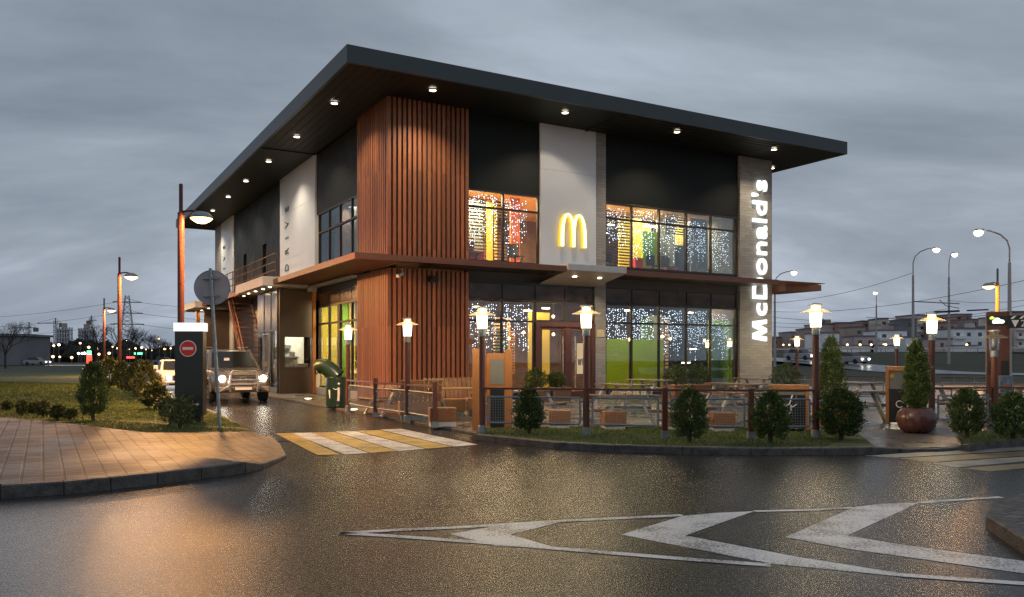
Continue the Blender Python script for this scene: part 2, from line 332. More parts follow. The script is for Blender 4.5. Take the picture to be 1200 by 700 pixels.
_m = bpy.data.materials.new('frosted_lamp_glass'); _m.use_nodes = True; _t = _m.node_tree; _t.nodes.clear()
_a = _t.nodes.new('ShaderNodeBsdfTranslucent'); _a.inputs[0].default_value = (1,.82,.55,1); _b = _t.nodes.new('ShaderNodeBsdfTransparent'); _c = _t.nodes.new('ShaderNodeMixShader'); _c.inputs[0].default_value = .35
_o = _t.nodes.new('ShaderNodeOutputMaterial'); _t.links.new(_b.outputs[0], _c.inputs[1]); _t.links.new(_a.outputs[0], _c.inputs[2]); _t.links.new(_c.outputs[0], _o.inputs[0]); M['frosted'] = _m
M['soffitlamp'] = emis('downlight_glow', (1,.86,.60), 9)
M['whiteglow'] = emis('totem_lightbox', (1,.98,.94), .7)
M['lampwarm'] = emis('lamp_bulb', (1,.83,.55), 42)
M['sodium'] = emis('sodium_bulb', (1,.62,.22), 38)
M['faramber'] = emis('far_sodium', (1,.60,.26), 3.5, False); M['farwarm'] = emis('far_warm_lamp', (1,.80,.62), 6.0, False)
M['farred'] = emis('far_red_light', (1,.05,.03), 3, False); M['fargreen'] = emis('far_green_light', (.1,.9,.3), 3, False)
M['headlight'] = emis('headlight_glow', (1,.93,.78), 40)
M['fairy'] = emis('fairy_light', (.66,.80,1), 4, False)
M['sign'] = emis('sign_face', (.95,1,.93), 1.0)
M['archface'] = emis('arch_face', (1,.90,.42), 1.3); M['archside'] = mat('arch_side', (.75,.50,.01), .4, emit=(1,.62,.02), estr=.5)
M['tyre'] = mat('tyre_rubber', (.018,.018,.018), .8); M['rim'] = mat('alloy_rim', (.45,.45,.46), .3, metal=.8)
M['carglass'] = mat('car_glass', (.012,.014,.015), .06, spec=.7, var=.1)
M['blackplastic'] = mat('black_plastic', (.02,.02,.021), .5)
# ============================================================ THE SETTING
def sstep(a, b, x):
    t = min(1, max(0, (x-a)/(b-a))); return t*t*(3-2*t)
def TH(x, y):                                             # terrain height
    rise = 2.3*sstep(80, 135, y)*sstep(-10, 35, x) + 0.9*sstep(150, 300, y)*sstep(-60, 60, x)
    return rise - .03
gm = MB(); xs = [-1500,-900,-600,-400,-300,-220,-160,-120]+list(range(-100,161,5))+[180,220,300,400,600,900,1500]
ys = [-60,-20]+list(range(0,221,5))+[240,260,300,340,400,500,700,1000,1500,2500,4000]
nx, ny = len(xs), len(ys)
gm.v = [(x, y, TH(x,y)) for y in ys for x in xs]
gm.f = [(j*nx+i, j*nx+i+1, (j+1)*nx+i+1, (j+1)*nx+i) for j in range(ny-1) for i in range(nx-1)]
tag(gm.build('ground', M['field'], smooth=True), kind='structure')

def sheet(name, poly, z, m, thick=None):
    mb = MB()
    if thick: mb.prism(poly, z-thick, z)
    else: mb.add([(p[0],p[1],z) for p in poly], [tuple(range(len(poly)))])
    return tag(mb.build(name, m), kind='structure')
sheet('road', [(-90,-14),(90,-14),(90,17),(-90,17)], 0.0, M['asphalt'])
sheet('drive_lane', [BL(-6.2,-9.5),BL(-1.9,-11.8),BL(-1.9,60),BL(-6.2,60)], .004, M['asphalt'])
# painted crossing on the drive lane
cross = [((323,508.5),(343,508),(398,533),(372,534)), ((341,508),(365,507.5),(432,531.5),(404,533)), ((365,507.5),(392,507),(465,529),(434,531.3)),
         ((393,506.5),(417,506),(498,526.5),(467,529)), ((418,505.5),(444,504.5),(530,524),(500,526.3)), ((445,504),(470,503),(560,521.5),(532,524))]
for i, q in enumerate(cross):
    sheet('crossing_stripe', [G(*p) for p in q], .0065, M['yellow_paint'] if i % 2 == 0 else M['white_paint'])
rc = [(((1013,534.5),(1205,522),(1260,520),(1260,525),(1200,528),(1050,536.5)),'w'), (((1055,537.5),(1200,529),(1260,526),(1260,531),(1200,534.5),(1095,541.5)),'y'),
      (((1093,543),(1200,535.5),(1260,532),(1260,538),(1200,541),(1120,548)),'w'), (((1130,549),(1200,543.5),(1260,540),(1260,546),(1200,549),(1160,553)),'y')]
for q, c in rc: sheet('crossing_stripe', [G(*p) for p in q], .003, M['worn_yellow'] if c == 'y' else M['worn_paint'])
marks = [
 [(528,626.5),(587,615.5),(600,614.5),(662,611),(598,627),(655,643.5),(580,640)],
 [(728,627),(800,605),(840,601.5),(884,599.5),(803,628),(933,653),(1053,672),(1050,675.5),(903,661),(800,641)],
 [(920.7,630),(1000,595),(1035,590.5),(1077,589.5),(993,628),(1060,639.5),(1200,658),(1270,666),(1270,682),(1200,672.5),(993,643.5)],
]
for q in marks: sheet('road_chevron', [G(*p) for p in q], .003, M['white_paint'])
def linemark(pts, wd):
    P = [Vector((*G(*p), 0)) for p in pts]; mb = MB(); vs = []
    for i, p in enumerate(P):
        d = (P[min(i+1,len(P)-1)]-P[max(i-1,0)]).normalized(); nrm = Vector((-d.y,d.x,0))
        vs += [p+nrm*wd/2, p-nrm*wd/2]
    mb.add([(v.x,v.y,0) for v in vs], [(2*i,2*i+1,2*i+3,2*i+2) for i in range(len(P)-1)])
    o = mb.build('road_line', M['white_paint'], loc=(0,0,.0045)); tag(o, kind='structure')
linemark([(398,625.5),(470,621.5),(540,618.5),(660,611),(800,604.3)], .10)
linemark([(884,599.6),(953,598.2),(1000,595.5)], .08)
linemark([(1077,589.8),(1120,586.5),(1173,583)], .09)
linemark([(398,625),(470,629.5),(540,634.5),(600,639),(653,643.5),(800,655.5),(903,663)], .10)
linemark([(1050,674),(1120,679),(1200,684.5),(1270,691)], .10)

# ---------------- left pavement, kerb and lawn
FZ = .15
kt = [(-260,600),(-120,580),(0,569),(75,564.6),(130,559.5),(185,554),(236,548),(288,541.6)]
kerb_pts = [(*G(px,py,FZ), FZ) for px,py in kt] + [(*G(308.6,544.5,.06),.07), (*G(336,533,.05),.045), (*G(329,521,.03),.03), (*G(319,511,.03),.03)]
back_pts = [(*G(295,505.6,.10),.10), (*G(171,507,FZ),FZ), (*G(103,499,FZ),FZ), (*G(51,493,FZ),FZ), (*G(0,489,FZ),FZ), (*G(-200,480,FZ),FZ)]
def poly3(name, pts, m):
    mb = MB(); mb.add(pts, [tuple(range(len(pts)))]); return tag(mb.build(name, m), kind='structure')
inset = []
for i, p in enumerate(kerb_pts):
    a = Vector(kerb_pts[max(i-1,0)]); b = Vector(kerb_pts[min(i+1,len(kerb_pts)-1)]); d = (b-a).normalized()
    inset.append((p[0]-d.y*.13, p[1]+d.x*.13, p[2]-.002))
mb = MB(); pp = inset + back_pts
c0 = (-6.5, 13.5, .148)
mb.add(pp+[c0], [(i, (i+1)%len(pp), len(pp)) for i in range(len(pp))])
tag(mb.build('pavement', M['paver']), kind='structure')
def kerb(name, pts, wd=.15, stone=1.0, side=1):
    """kerb of separate stones along a 3-D line (outer top edge), joints left open"""
    mb = MB(); P = [Vector(p) for p in pts]
    for i in range(len(P)-1):
        a, b = P[i], P[i+1]; Ln = (b-a).length; n = max(1, round(Ln/stone)); d = (b-a)/n; h = Vector((-d.y, d.x, 0)).normalized()*side*wd
        for k in range(n):
            p, q = a+d*k+d*.006/ max(d.length,.01), a+d*(k+1)-d*.006/max(d.length,.01)
            ch = .015; h1 = h.normalized()*ch
            ring = lambda s: [(s.x,s.y,-.05),(s.x,s.y,s.z-ch),(s.x+h1.x,s.y+h1.y,s.z),(s.x+h.x,s.y+h.y,s.z),(s.x+h.x,s.y+h.y,-.05)]
            mb.add(ring(p)+ring(q), [(0,1,6,5),(1,2,7,6),(2,3,8,7),(3,4,9,8),(0,4,3,2,1),(5,6,7,8,9)])
    return tag(mb.build(name, M['kerb']), kind='structure')
kerb('kerb', kerb_pts)
lawn_edge = [BL(-5.75,-7.9), BL(-5.75,60)]
lawn = [(p[0],p[1],.12) for p in reversed(back_pts)] + [(*BL(-6.0,-7.7),.06), (*BL(-5.75,-3),.11), (*BL(-5.75,60),.12), (-110,82,.12), (-110,30,.12)]
def tri_sheet(name, pts, m):
    bmx = bmesh.new(); fx = bmx.faces.new([bmx.verts.new(p) for p in pts]); bmesh.ops.triangulate(bmx, faces=[fx]); bmesh.ops.recalc_face_normals(bmx, faces=bmx.faces); me = bpy.data.meshes.new(name); bmx.to_mesh(me); bmx.free()
    me.materials.append(m); o = bpy.data.objects.new(name, me); col.objects.link(o); return tag(o, kind='structure')
tri_sheet('lawn', lawn, M['grass'])
kerb('drive_kerb', [(*BL(-5.75,-3),.13), (*BL(-5.75,10),.14), (*BL(-5.75,58),.14)], .12, side=1)
# ---------------- right corner island
isl = [(*G(1200,578,.13),.13), (*G(1162,587,.13),.13), (*G(1155,603,.13),.13), (*G(1200,631,.13),.13), (*G(1290,690,.13),.13)]
poly3('corner_pavement', [(p[0]+.06,p[1],.128) for p in isl]+[(12,3,.128),(12,11,.128)], M['paver'])
kerb('corner_kerb', [(*G(1290,560,.13),.13)]+isl, .14, .8, side=1)
# ---------------- patio, planting strips and front kerb
kf = [(557,512),(600,517),(650,521),(720,525),(800,527.5),(880,528.5),(967,527.5),(1057,524)]
SZ = .12
strip_front = [(*G(px,py+ (0),SZ),SZ) for px,py in [(557,508.5),(600,513),(650,518),(720,521.5),(800,523.8),(880,525),(967,525),(1030,524)]]
strip_back = [(*G(px,py,.10),.10) for px,py in [(1005,507),(960,503.5),(880,502),(790,501),(700,500.5),(620,501),(563,502.5)]]
patio = [(*BL(-2.15,-10.4),.05)] + [(p[0],p[1]+.35,.05) for p in strip_front[1:]] + [(*G(1062,525,.05),.05),(*G(1140,523,.05),.05),(*G(1290,514,.05),.05),(30,19,.05),(36,34,.05),(24,44,.05),(*BL(19,6),.05),(*BL(17,.5),.05),(*BL(0,.5),.05),(*BL(0,32),.05),(*BL(-2.15,32),.05)]
mb = MB(); pc = (3,19,.05)
tess = patio
bmx = bmesh.new(); vv = [bmx.verts.new(p) for p in tess]; fx = bmx.faces.new(vv); bmesh.ops.triangulate(bmx, faces=[fx]); mex = bpy.data.meshes.new('patio_paving'); bmx.to_mesh(mex); bmx.free()
mex.materials.append(M['patio']); ox = bpy.data.objects.new('patio_paving', mex); col.objects.link(ox); tag(ox, kind='structure')
kerb('lane_kerb', [(*BL(-2.15,32),.06),(*BL(-2.15,5),.06),(*BL(-2.15,-10.5),.06),strip_front[0]], .14, side=1) if False else kerb('lane_kerb', [(*BL(-2.15,-10.6),.065),(*BL(-2.15,5),.065),(*BL(-2.15,32),.065)], .14, side=-1)
sb2 = [(p[0],p[1],.10) for p in strip_back]
sf2 = [(p[0],p[1]+.1,.105) for p in strip_front]
poly3('planting_strip', sf2+sb2, M['grass'])
kerb('front_kerb', strip_front + [(*G(1057,526,.05),.05)], .15)
kb = [(p[0],p[1],.112) for p in reversed(sb2)]
kerb('strip_back_kerb', kb, .06, side=-1)
kerb('walk_kerb', [(*G(1056,526.5,.052),.052),(*G(1098,526.3,.052),.052),(*G(1130,524,.052),.052)], .12)
s2f = [(*G(1137,521.5,SZ),SZ),(*G(1160,518,SZ),SZ),(*G(1200,515.5,SZ),SZ),(*G(1300,512,SZ),SZ)]
s2b = [(*G(1300,500,.1),.1),(*G(1200,502,.1),.1),(*G(1120,508,.1),.1)]
poly3('planting_strip', [(p[0],p[1]+.1,.105) for p in s2f]+s2b, M['grass'])
kerb('front_kerb', [(*G(1120,524,.06),.06)]+s2f, .15)

# grass blades (uncountable)
def blades(name, tris, n, h, wd, mt, zfun=None, jitter=.5):
    areas = np.array([abs((b[0]-a[0])*(c[1]-a[1])-(c[0]-a[0])*(b[1]-a[1]))/2 for a,b,c in tris]); pr = areas/areas.sum()
    idx = rng.choice(len(tris), n, p=pr); T = np.array(tris)[idx]; r1 = np.sqrt(rng.random(n)); r2 = rng.random(n)
    P = (1-r1)[:,None]*T[:,0] + (r1*(1-r2))[:,None]*T[:,1] + (r1*r2)[:,None]*T[:,2]
    clump = (np.sin(P[:,0]*3.1+np.sin(P[:,1]*2.3))*np.cos(P[:,1]*2.7)+1)/2
    hh = h*(.5+.5*clump)*(.5+rng.random(n)); a = rng.random(n)*6.283; d = np.stack([np.cos(a),np.sin(a),0*a],1)*wd/2
    ln = rng.normal(0,jitter,(n,2))*hh[:,None]
    top = P + np.stack([ln[:,0],ln[:,1],hh],1)
    V = np.stack([P-d,P+d,top],1).reshape(-1,3)
    me = bpy.data.meshes.new(name); me.vertices.add(3*n); me.vertices.foreach_set('co', V.ravel()); me.loops.add(3*n); me.loops.foreach_set('vertex_index', np.arange(3*n,dtype=np.int32))
    me.polygons.add(n); me.polygons.foreach_set('loop_start', np.arange(0,3*n,3,dtype=np.int32)); me.update(calc_edges=True); me.materials.append(mt)
    o = bpy.data.objects.new(name, me); col.objects.link(o); return tag(o, kind='stuff')
def fan(pts, c): return [(pts[i], pts[i+1], c) for i in range(len(pts)-1)]
tr = []
for i in range(len(strip_front)-1):
    j = len(strip_back)-1-i
    if j < 1: break
    a,b,c,d = sf2[i],sf2[i+1],sb2[max(j-1,0)],sb2[j]; tr += [(a,b,c),(a,c,d)]
for t3 in tr: pass
blades('strip_grass', tr, 26000, .055, .008, M['blade'])
blades('strip_grass', [(s2f[0],s2f[2],s2b[2]),(s2f[2],s2b[1],s2b[2]),(s2f[2],s2f[3],s2b[0]),(s2f[2],s2b[0],s2b[1])], 9000, .055, .008, M['blade'])
lb = [(p[0],p[1],.11) for p in reversed(back_pts)]
near = fan(lb, (-11,20,.12)) + [((-11,20,.12),(*BL(-6.0,-7.5),.09),(*BL(-5.9,0),.12)),((-11,20,.12),(*BL(-5.9,0),.12),(-16,27,.12)),((-11,20,.12),(-16,27,.12),(-24,27,.12)),((-11,20,.12),(-24,27,.12),lb[0])]
blades('lawn_grass', near, 90000, .05, .010, M['blade'])
blades('far_lawn_grass', [((-16,27,.12),(*BL(-5.9,0),.12),(*BL(-5.9,22),.12)),((-16,27,.12),(*BL(-5.9,22),.12),(-30,48,.12)),((-16,27,.12),(-30,48,.12),(-42,48,.12)),((-16,27,.12),(-42,48,.12),(-24,27,.12))], 90000, .07, .022, M['blade'])
# ============================================================ THE RESTAURANT
B = thing('restaurant_building', 'two-storey flat-roofed restaurant with dark walls, ribbed wood corner and wide overhanging roof', 'building', (BC[0],BC[1],0), ANG)
ZS, ZT = 10.12, 10.64
def bpart(name, mb, m, parent=None, **k): return mb.build(name, m, parent or B, **k)
# walls
bpart('wall_panel', MB().box(3.02,5.98,.25,.45,7.47,ZS), M['dark'])
bpart('wall_panel', MB().box(8.94,15.9,.25,.45,7.55,ZS), M['dark'])
o = bpart('white_panel', MB().box(5.98,8.46,.17,.42,4.95,8.45).box(5.98,8.46,.17,.42,8.457,ZS), M['white'], bevel=.006)
bpart('white_panel', MB().box(.17,.42,8.83,14.66,4.5,8.3).box(.17,.42,8.83,14.66,8.307,ZS), M['white'], bevel=.006)
bpart('white_panel', MB().box(.17,.42,26.0,29.7,0.1,8.3).box(.17,.42,26,29.7,8.307,ZS), M['white'], bevel=.006)
bpart('brick_pier', MB().box(8.46,8.94,.20,.5,0,ZS), M['brick'])
bpart('brick_pier', MB().box(15.9,17.81,.12,1.9,0,ZS), M['brick'])
bpart('brick_pier', MB().box(.2,.6,29.7,32,0,ZS), M['brick'])
bpart('wall_panel', MB().box(.25,.45,3.0,8.83,7.58,ZS), M['dark'])
bpart('wall_panel', MB().box(.25,.45,14.66,17.75,4.6,ZS).box(.25,.45,18.6,22.5,4.6,ZS).box(.25,.45,23.3,26,4.6,ZS).box(.25,.45,17.75,18.6,7.45,ZS).box(.25,.45,22.5,23.3,7.45,ZS), M['dark'])
bpart('upper_door', MB().box(.40,.46,17.75,18.6,4.75,7.45), M['frame']); bpart('upper_door', MB().box(.40,.46,22.5,23.3,4.75,7.45), M['frame'])
bpart('lower_wall', MB().box(.25,.45,13.3,26,0,4.6), M['booth'])
bpart('rear_wall', MB().box(.3,17.7,31.7,32,0,ZS).box(17.5,17.75,1.9,31.7,0,ZS), M['dark'])
bpart('band_panel', MB().box(3.02,5.98,.27,.5,4.2,4.93).box(5.98,8.46,.27,.5,4.2,4.94).box(8.94,15.9,.27,.5,4.25,5.02), M['frame'])
bpart('band_panel', MB().box(.27,.5,3.02,8.83,4.25,5.02), M['frame'])
bpart('plinth', MB().box(.15,.45,2.95,8.6,.04,.32).box(.13,.3,8.45,8.72,.32,1.3), M['slab'])
bpart('plinth', MB().box(8.94,15.9,.2,.45,.04,.22).box(3.02,5.75,.2,.45,.04,.22), M['frame'])
# ribbed wood corner
def battens(z0, z1):
    bk = MB().box(.12,3.02,.12,.4,z0,z1).box(.12,.4,.4,3.0,z0,z1)
    mb = MB(); n = 17; p = 3.02/n
    for i in range(n):
        x = i*p; mb.box(x+.02,x+.02+p*.60,0,.095,z0,z1)
    for i in range(n):
        y = i*p; 
        if i: mb.box(0,.095,y+.02,y+.02+p*.60,z0,z1)
    mb.box(0,.018,0,.11,z0,z1)
    c = bpart('wood_cladding', mb, M['wood']); bpart('cladding_backing', bk, M['wooddark'], c)
battens(4.76, ZS); battens(.06, 4.5)
# windows: frame + pane
def window(face, a0, a1, z0, z1, vs, hs, off=.30, fr=.07, fm=None, gm=None, name='window', smallp=None):
    fm = fm or M['frame']; gm = gm or M['glass']
    mb = MB(); d0, d1 = off-.04, off+.06
    def bx(p, q, zz0, zz1, e=0):
        if face == 'F': mb.box(p,q,d0-e,d1,zz0,zz1)
        else: mb.box(d0-e,d1,p,q,zz0,zz1)
    bx(a0,a0+fr,z0,z1); bx(a1-fr,a1,z0,z1); bx(a0+fr,a1-fr,z0,z0+fr,.004); bx(a0+fr,a1-fr,z1-fr,z1,.004)
    for v in vs: bx(v-fr/2,v+fr/2,z0+fr,z1-fr,-.004)
    for h in hs: bx(a0+fr,a1-fr,h-fr/2,h+fr/2,.008)
    g = MB()
    if face == 'F': g.box(a0+.02,a1-.02,off+.005,off+.017,z0+.02,z1-.02)
    else: g.box(off+.005,off+.017,a0+.02,a1-.02,z0+.02,z1-.02)
    w_ = bpart(name, mb, fm); bpart('pane', g, gm, w_)
    return w_
window('F', 3.02,5.98,4.93,7.47,[4.48],[6.85])
window('F', 8.94,15.9,5.02,7.53,[10.25,11.63,13.06,14.40],[6.92])
window('F', 3.02,5.80,.22,3.62,[4.43],[2.87]); window('F', 8.94,15.9,.22,3.65,[10.25,11.63,13.06,14.40],[2.9])
window('F', 5.80,8.46,2.87,3.62,[7.1],[])
window('L', 3.02,8.6,5.02,7.58,[4.4,5.8,7.2],[6.75])
window('L', 3.02,8.6,.32,3.70,[4.4,5.8,7.2],[2.95])
# reflective upper lights above the transom
foil = mat('transom_film', (.05,.032,.022), .22, metal=.5, var=.4, nscale=2.5, bump=.7, bscale=3.0)
tf = MB(); xs_ = [3.1,4.43,5.8,7.1,8.40]
for a,b in zip(xs_[:-1],xs_[1:]): tf.box(a+.03,b-.03,.28,.31,3.66,4.17)
bpart('transom_panel', tf, foil)
tf = MB(); xs_ = [8.98,10.25,11.63,13.06,14.40,15.85]
for a,b in zip(xs_[:-1],xs_[1:]): tf.box(a+.03,b-.03,.28,.31,3.69,4.22)
bpart('transom_panel', tf, foil)
tf = MB(); xs_ = [3.05,4.4,5.8,7.2,8.55]
for a,b in zip(xs_[:-1],xs_[1:]): tf.box(.28,.31,a+.03,b-.03,3.74,4.22)
bpart('transom_panel', tf, foil)
bpart('transom_frame', MB().box(3.02,8.46,.315,.36,3.63,4.2), M['frame'])
bpart('transom_frame', MB().box(8.94,15.9,.315,.36,3.65,4.25), M['frame'])
bpart('transom_frame', MB().box(.315,.36,3.02,8.6,3.70,4.25), M['frame'])
# entrance door
d = bpart('entrance_door', MB().box(5.80,5.98,.18,.36,.06,2.87).box(8.26,8.44,.18,.36,.06,2.87).box(5.98,8.26,.18,.36,2.70,2.87).box(7.08,7.28,.2,.36,.06,2.70)
     .box(5.98,6.08,.22,.33,.06,2.7).box(6.98,7.08,.22,.33,.06,2.7).box(7.28,7.38,.22,.33,.06,2.7).box(8.16,8.26,.22,.33,.06,2.7).box(6.08,6.98,.22,.33,.06,.3).box(7.38,8.16,.22,.33,.06,.3).box(6.08,6.98,.22,.33,2.58,2.7).box(7.38,8.16,.22,.33,2.58,2.7), M['doorframe'])
bpart('pane', MB().box(6.02,8.22,.27,.28,.1,2.65), M['glass'], d)
for x in (6.93,7.47): bpart('handle', MB().tube([(x,.13,.35),(x,.13,2.35)], .018).tube([(x,.13,.5),(x,.24,.5)],.012).tube([(x,.13,2.2),(x,.24,2.2)],.012), M['steel'], d)
po = bpart('door_poster', MB().box(7.62,8.05,.225,.235,.95,2.1), mat('poster_paper', (.62,.56,.40), .6, var=.04, emit=(.62,.5,.3), estr=.15), d)  # paper given a faint glow of its own to look lit; no lamp
for cup in ([(7.68,1.28),(7.80,1.28),(7.83,1.5),(7.65,1.5)], [(7.86,1.28),(7.98,1.28),(8.01,1.54),(7.83,1.54)]):
    q = bpart('printed_cup', MB().prism(cup,0,.004), M['grey'], d); q.rotation_euler = (R(90),0,0); q.location = (0,.224,0)
# notice plate on the brick pier
bpart('notice_plate', MB().box(8.53,8.87,.185,.198,2.35,2.62), mat('notice', (.75,.66,.35), .5))
# roof
rf = bpart('roof', MB().box(-2.13,19.65,-2.3,32.8,ZT-.03,ZT).box(-2.13,19.65,-2.3,-2.2,ZS,ZT-.03).box(-2.13,19.65,32.7,32.8,ZS,ZT-.03).box(-2.13,-2.03,-2.2,32.7,ZS,ZT-.03).box(19.55,19.65,-2.2,32.7,ZS,ZT-.03), M['fascia'])
sm = bpy.data.materials.new('soffit_sheet'); sm.use_nodes = True; t = sm.node_tree; n = t.nodes; b_ = n['Principled BSDF']; b_.inputs['Base Color'].default_value = (.010,.015,.016,1); b_.inputs['Roughness'].default_value = .55; b_.inputs['Metallic'].default_value=0; b_.inputs['Specular IOR Level'].default_value=.2
so_ = MB()
def ribs(mb, x0, x1, y0, y1, axis, z, pitch=.30, h=.035):
    mb.box(x0,x1,y0,y1,z+.01,z+.03)
    a0, a1 = (x0,x1) if axis == 'x' else (y0,y1); k = a0+.05
    while k < a1-.1:
        if axis == 'x': mb.box(k,k+.12,y0,y1,z-h*.5+.012,z+.008)
        else: mb.box(x0,x1,k,k+.12,z-h*.5+.012,z+.008)
        k += pitch
ribs(so_, -2.03,.2,-2.2,8.85,'x',ZS-.0)
so_.box(-2.03,.2,8.85,32.7,ZS,ZS+.02).box(.2,8.0,-2.2,.3,ZS,ZS+.02)
ribs(so_, 8.0,15.9,-2.2,.3,'y',ZS)
so_.box(15.9,19.55,-2.2,32.7,ZS,ZS+.02).box(-2.03,.2,8.80,8.90,ZS-.04,ZS-.01).box(7.95,8.05,-2.2,.3,ZS-.04,ZS-.01)
bpart('soffit', so_, sm, rf)
# soffit downlights
DL = [(1.0,-1.36),(5.98,-1.45),(11.0,-1.5),(16.2,-1.47),(18.7,.94),(-1.3,1.5),(-1.27,6.3),(-1.25,10.9),(-1.25,15.5),(-1.22,20.0),(-1.2,24.7),(-1.15,29.5)]
for x, y in DL:
    c = MB().lathe([(.15,0),(.15,-.03),(.11,-.035),(.11,-.01)],16,(x,y,ZS-.025),cap=False); q = bpart('downlight', c, M['steel'])
    bpart('lens', MB().lathe([(.11,-.028),(.11,-.022)],16,(x,y,ZS-.02)), M['soffitlamp'], q)
    light('downlight_beam','SPOT',(x,y,ZS-.07),330,(1,.82,.58),B,.03,125,.8,(0,0,0))
# canopies
CZ0, CZ1 = 4.55, 4.74
cm_ = MB().box(-1.64,5.97,-1.55,-1.45,CZ0,CZ1).box(-1.64,-1.54,-1.45,33.2,CZ0,CZ1).box(-1.54,5.97,-1.45,-.02,CZ1-.03,CZ1-.005)
cm_.box(8.55,16.4,-1.55,-1.45,CZ0,CZ1).box(8.55,19.3,-1.45,.08,CZ1-.03,CZ1-.005)
ca = bpart('brown_canopy', cm_, M['canopy'])
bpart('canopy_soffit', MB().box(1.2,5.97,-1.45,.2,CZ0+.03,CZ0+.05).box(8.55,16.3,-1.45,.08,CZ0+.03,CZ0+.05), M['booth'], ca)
sl = MB()
k = -1.42
while k < 8.6: sl.box(-1.53,-.02 if k < 3 else .2,k,k+.09,CZ0+.02,CZ0+.10); k += .20
sl.box(-.12,-.04,0,8.8,CZ0-.0,CZ0+.02)
bpart('slatted_underside', sl, M['canopy'], ca)
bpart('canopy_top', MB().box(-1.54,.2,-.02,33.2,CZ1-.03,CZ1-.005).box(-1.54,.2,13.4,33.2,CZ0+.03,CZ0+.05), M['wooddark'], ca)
fin = MB().add([(17.85,-.6,4.42),(20.1,-.6,4.50),(20.1,1.8,4.50),(17.85,1.8,4.42),(17.85,-.6,4.80),(20.1,-.6,4.76),(20.1,1.8,4.76),(17.85,1.8,4.80)], [(0,3,2,1),(4,5,6,7),(0,1,5,4),(1,2,6,5),(2,3,7,6),(3,0,4,7)])
bpart('canopy_end', fin, M['canopy'], ca)
for u in (16.55,): pass
wc = bpart('white_canopy', MB().box(5.99,8.53,-1.62,.16,4.60,4.82), M['slab'], bevel=.01)
bpart('sloped_underside', MB().add([(5.99,-1.6,4.597),(8.53,-1.6,4.597),(8.53,.26,4.28),(5.99,.26,4.28),(5.99,-1.6,4.59),(8.53,-1.6,4.59),(8.53,.26,4.25),(5.99,.26,4.25)], [(0,3,2,1),(4,5,6,7),(0,1,5,4),(1,2,6,5),(2,3,7,6),(3,0,4,7)]), M['slab'], wc)
for u in (6.75,7.85):
    q = bpart('downlight', MB().lathe([(.07,0),(.07,-.02)],12,(u,-.9,4.462)), M['soffitlamp'], wc)
    light('canopy_beam','SPOT',(u,-.9,4.40),160,(1,.78,.52),B,.05,140,.8,(0,0,0))
# drive-through booth
bw = bpart('booth', MB().box(-1.20,.22,9.2,9.32,0.05,1.15).box(-1.20,.22,9.2,9.32,2.42,4.45).box(-1.20,-.98,9.2,9.32,1.15,2.42).box(.12,.22,9.2,9.32,1.15,2.42).box(-1.22,-1.1,9.33,9.45,.05,4.45), M['booth'])
bpart('end_wall', MB().box(-1.1,.2,13.15,13.3,.05,4.45), M['booth'], bw)
bpart('service_window', MB().box(-.98,.12,9.26,9.27,1.15,2.42), M['glass'], bw)
bpart('door_surround', MB().box(.12,.22,9.19,9.2,1.2,2.4).box(-1.0,.14,9.185,9.2,1.12,1.15).box(-1.0,.14,9.185,9.2,2.42,2.45), M['frame'], bw)
bpart('booth_interior', MB().box(-1.05,.2,10.6,10.7,.1,4.2), mat('tiled_wall', (.72,.70,.62), .3), bw)
bpart('kitchen_shelf', MB().box(-1.0,-.1,10.2,10.6,1.55,1.6).box(-.95,-.75,10.2,10.4,1.6,1.85).box(-.5,-.3,10.2,10.4,1.6,1.8).box(-1.0,.1,9.6,9.9,1.15,1.3).box(-.95,-.4,10.45,10.6,1.95,2.1), M['steel'], bw)
light('booth_lamp','AREA',(-.4,9.9,2.9),55,(1,.93,.78),B,.6)
gp_ = MB()
for a,b in ((9.45,10.6),(10.66,11.85),(11.91,13.15)): gp_.box(-1.22,-1.17,a,b,2.75,4.4)
q = bpart('glazed_side', gp_, M['bluepanel'])
bpart('side_frame', MB().box(-1.24,-1.15,10.6,10.66,.06,4.45).box(-1.24,-1.15,11.85,11.91,.06,4.45).box(-1.24,-1.15,9.45,13.15,2.68,2.75).box(-1.24,-1.15,9.45,13.15,.06,.3).box(-1.26,-1.14,9.40,9.46,.06,4.45), M['frame'], q)
bpart('pane', MB().box(-1.2,-1.19,9.45,13.15,.3,2.68), M['glass'], q)
bpart('hatch_frame', MB().box(-1.30,-1.2,10.68,10.74,.9,2.6).box(-1.30,-1.2,11.78,11.84,.9,2.6).box(-1.30,-1.2,10.74,11.78,2.54,2.6).box(-1.34,-1.2,10.68,11.84,.84,.9), M['steel'], q)
wc2 = bpart('white_canopy', MB().box(-2.05,-.2,8.5,13.9,4.47,4.86), M['slab'], bevel=.012)
wc3 = bpart('white_canopy', MB().box(-2.05,-.2,25.5,30.0,4.47,4.86), M['slab'], bevel=.012)
bpart('canopy_beam_strip', MB().box(-.2,.18,3.0,8.48,4.46,4.52).box(-.22,.16,8.5,8.56,4.30,4.47), M['slab'])
for vv_ in (9.0,10.2,11.6,13.0):
    q = bpart('downlight', MB().lathe([(.06,0),(.06,-.02)],12,(-1.65,vv_,4.468)), M['soffitlamp'], wc2)
light('canopy_beam','SPOT',(-1.65,9.6,4.38),110,(1,.75,.45),B,.05,140,.8,(0,0,0)); light('canopy_beam','SPOT',(-1.65,12.4,4.38),110,(1,.75,.45),B,.05,140,.8,(0,0,0))
for vv_ in (15.0,16.2,26,28.5):
    q = bpart('downlight', MB().lathe([(.06,0),(.06,-.02)],12,(-1.2,vv_,4.578 if vv_<20 else 4.468)), M['soffitlamp'], ca)
    light('canopy_beam','SPOT',(-1.2,vv_,4.38),130,(1,.62,.28),B,.05,150,.8,(0,0,0))
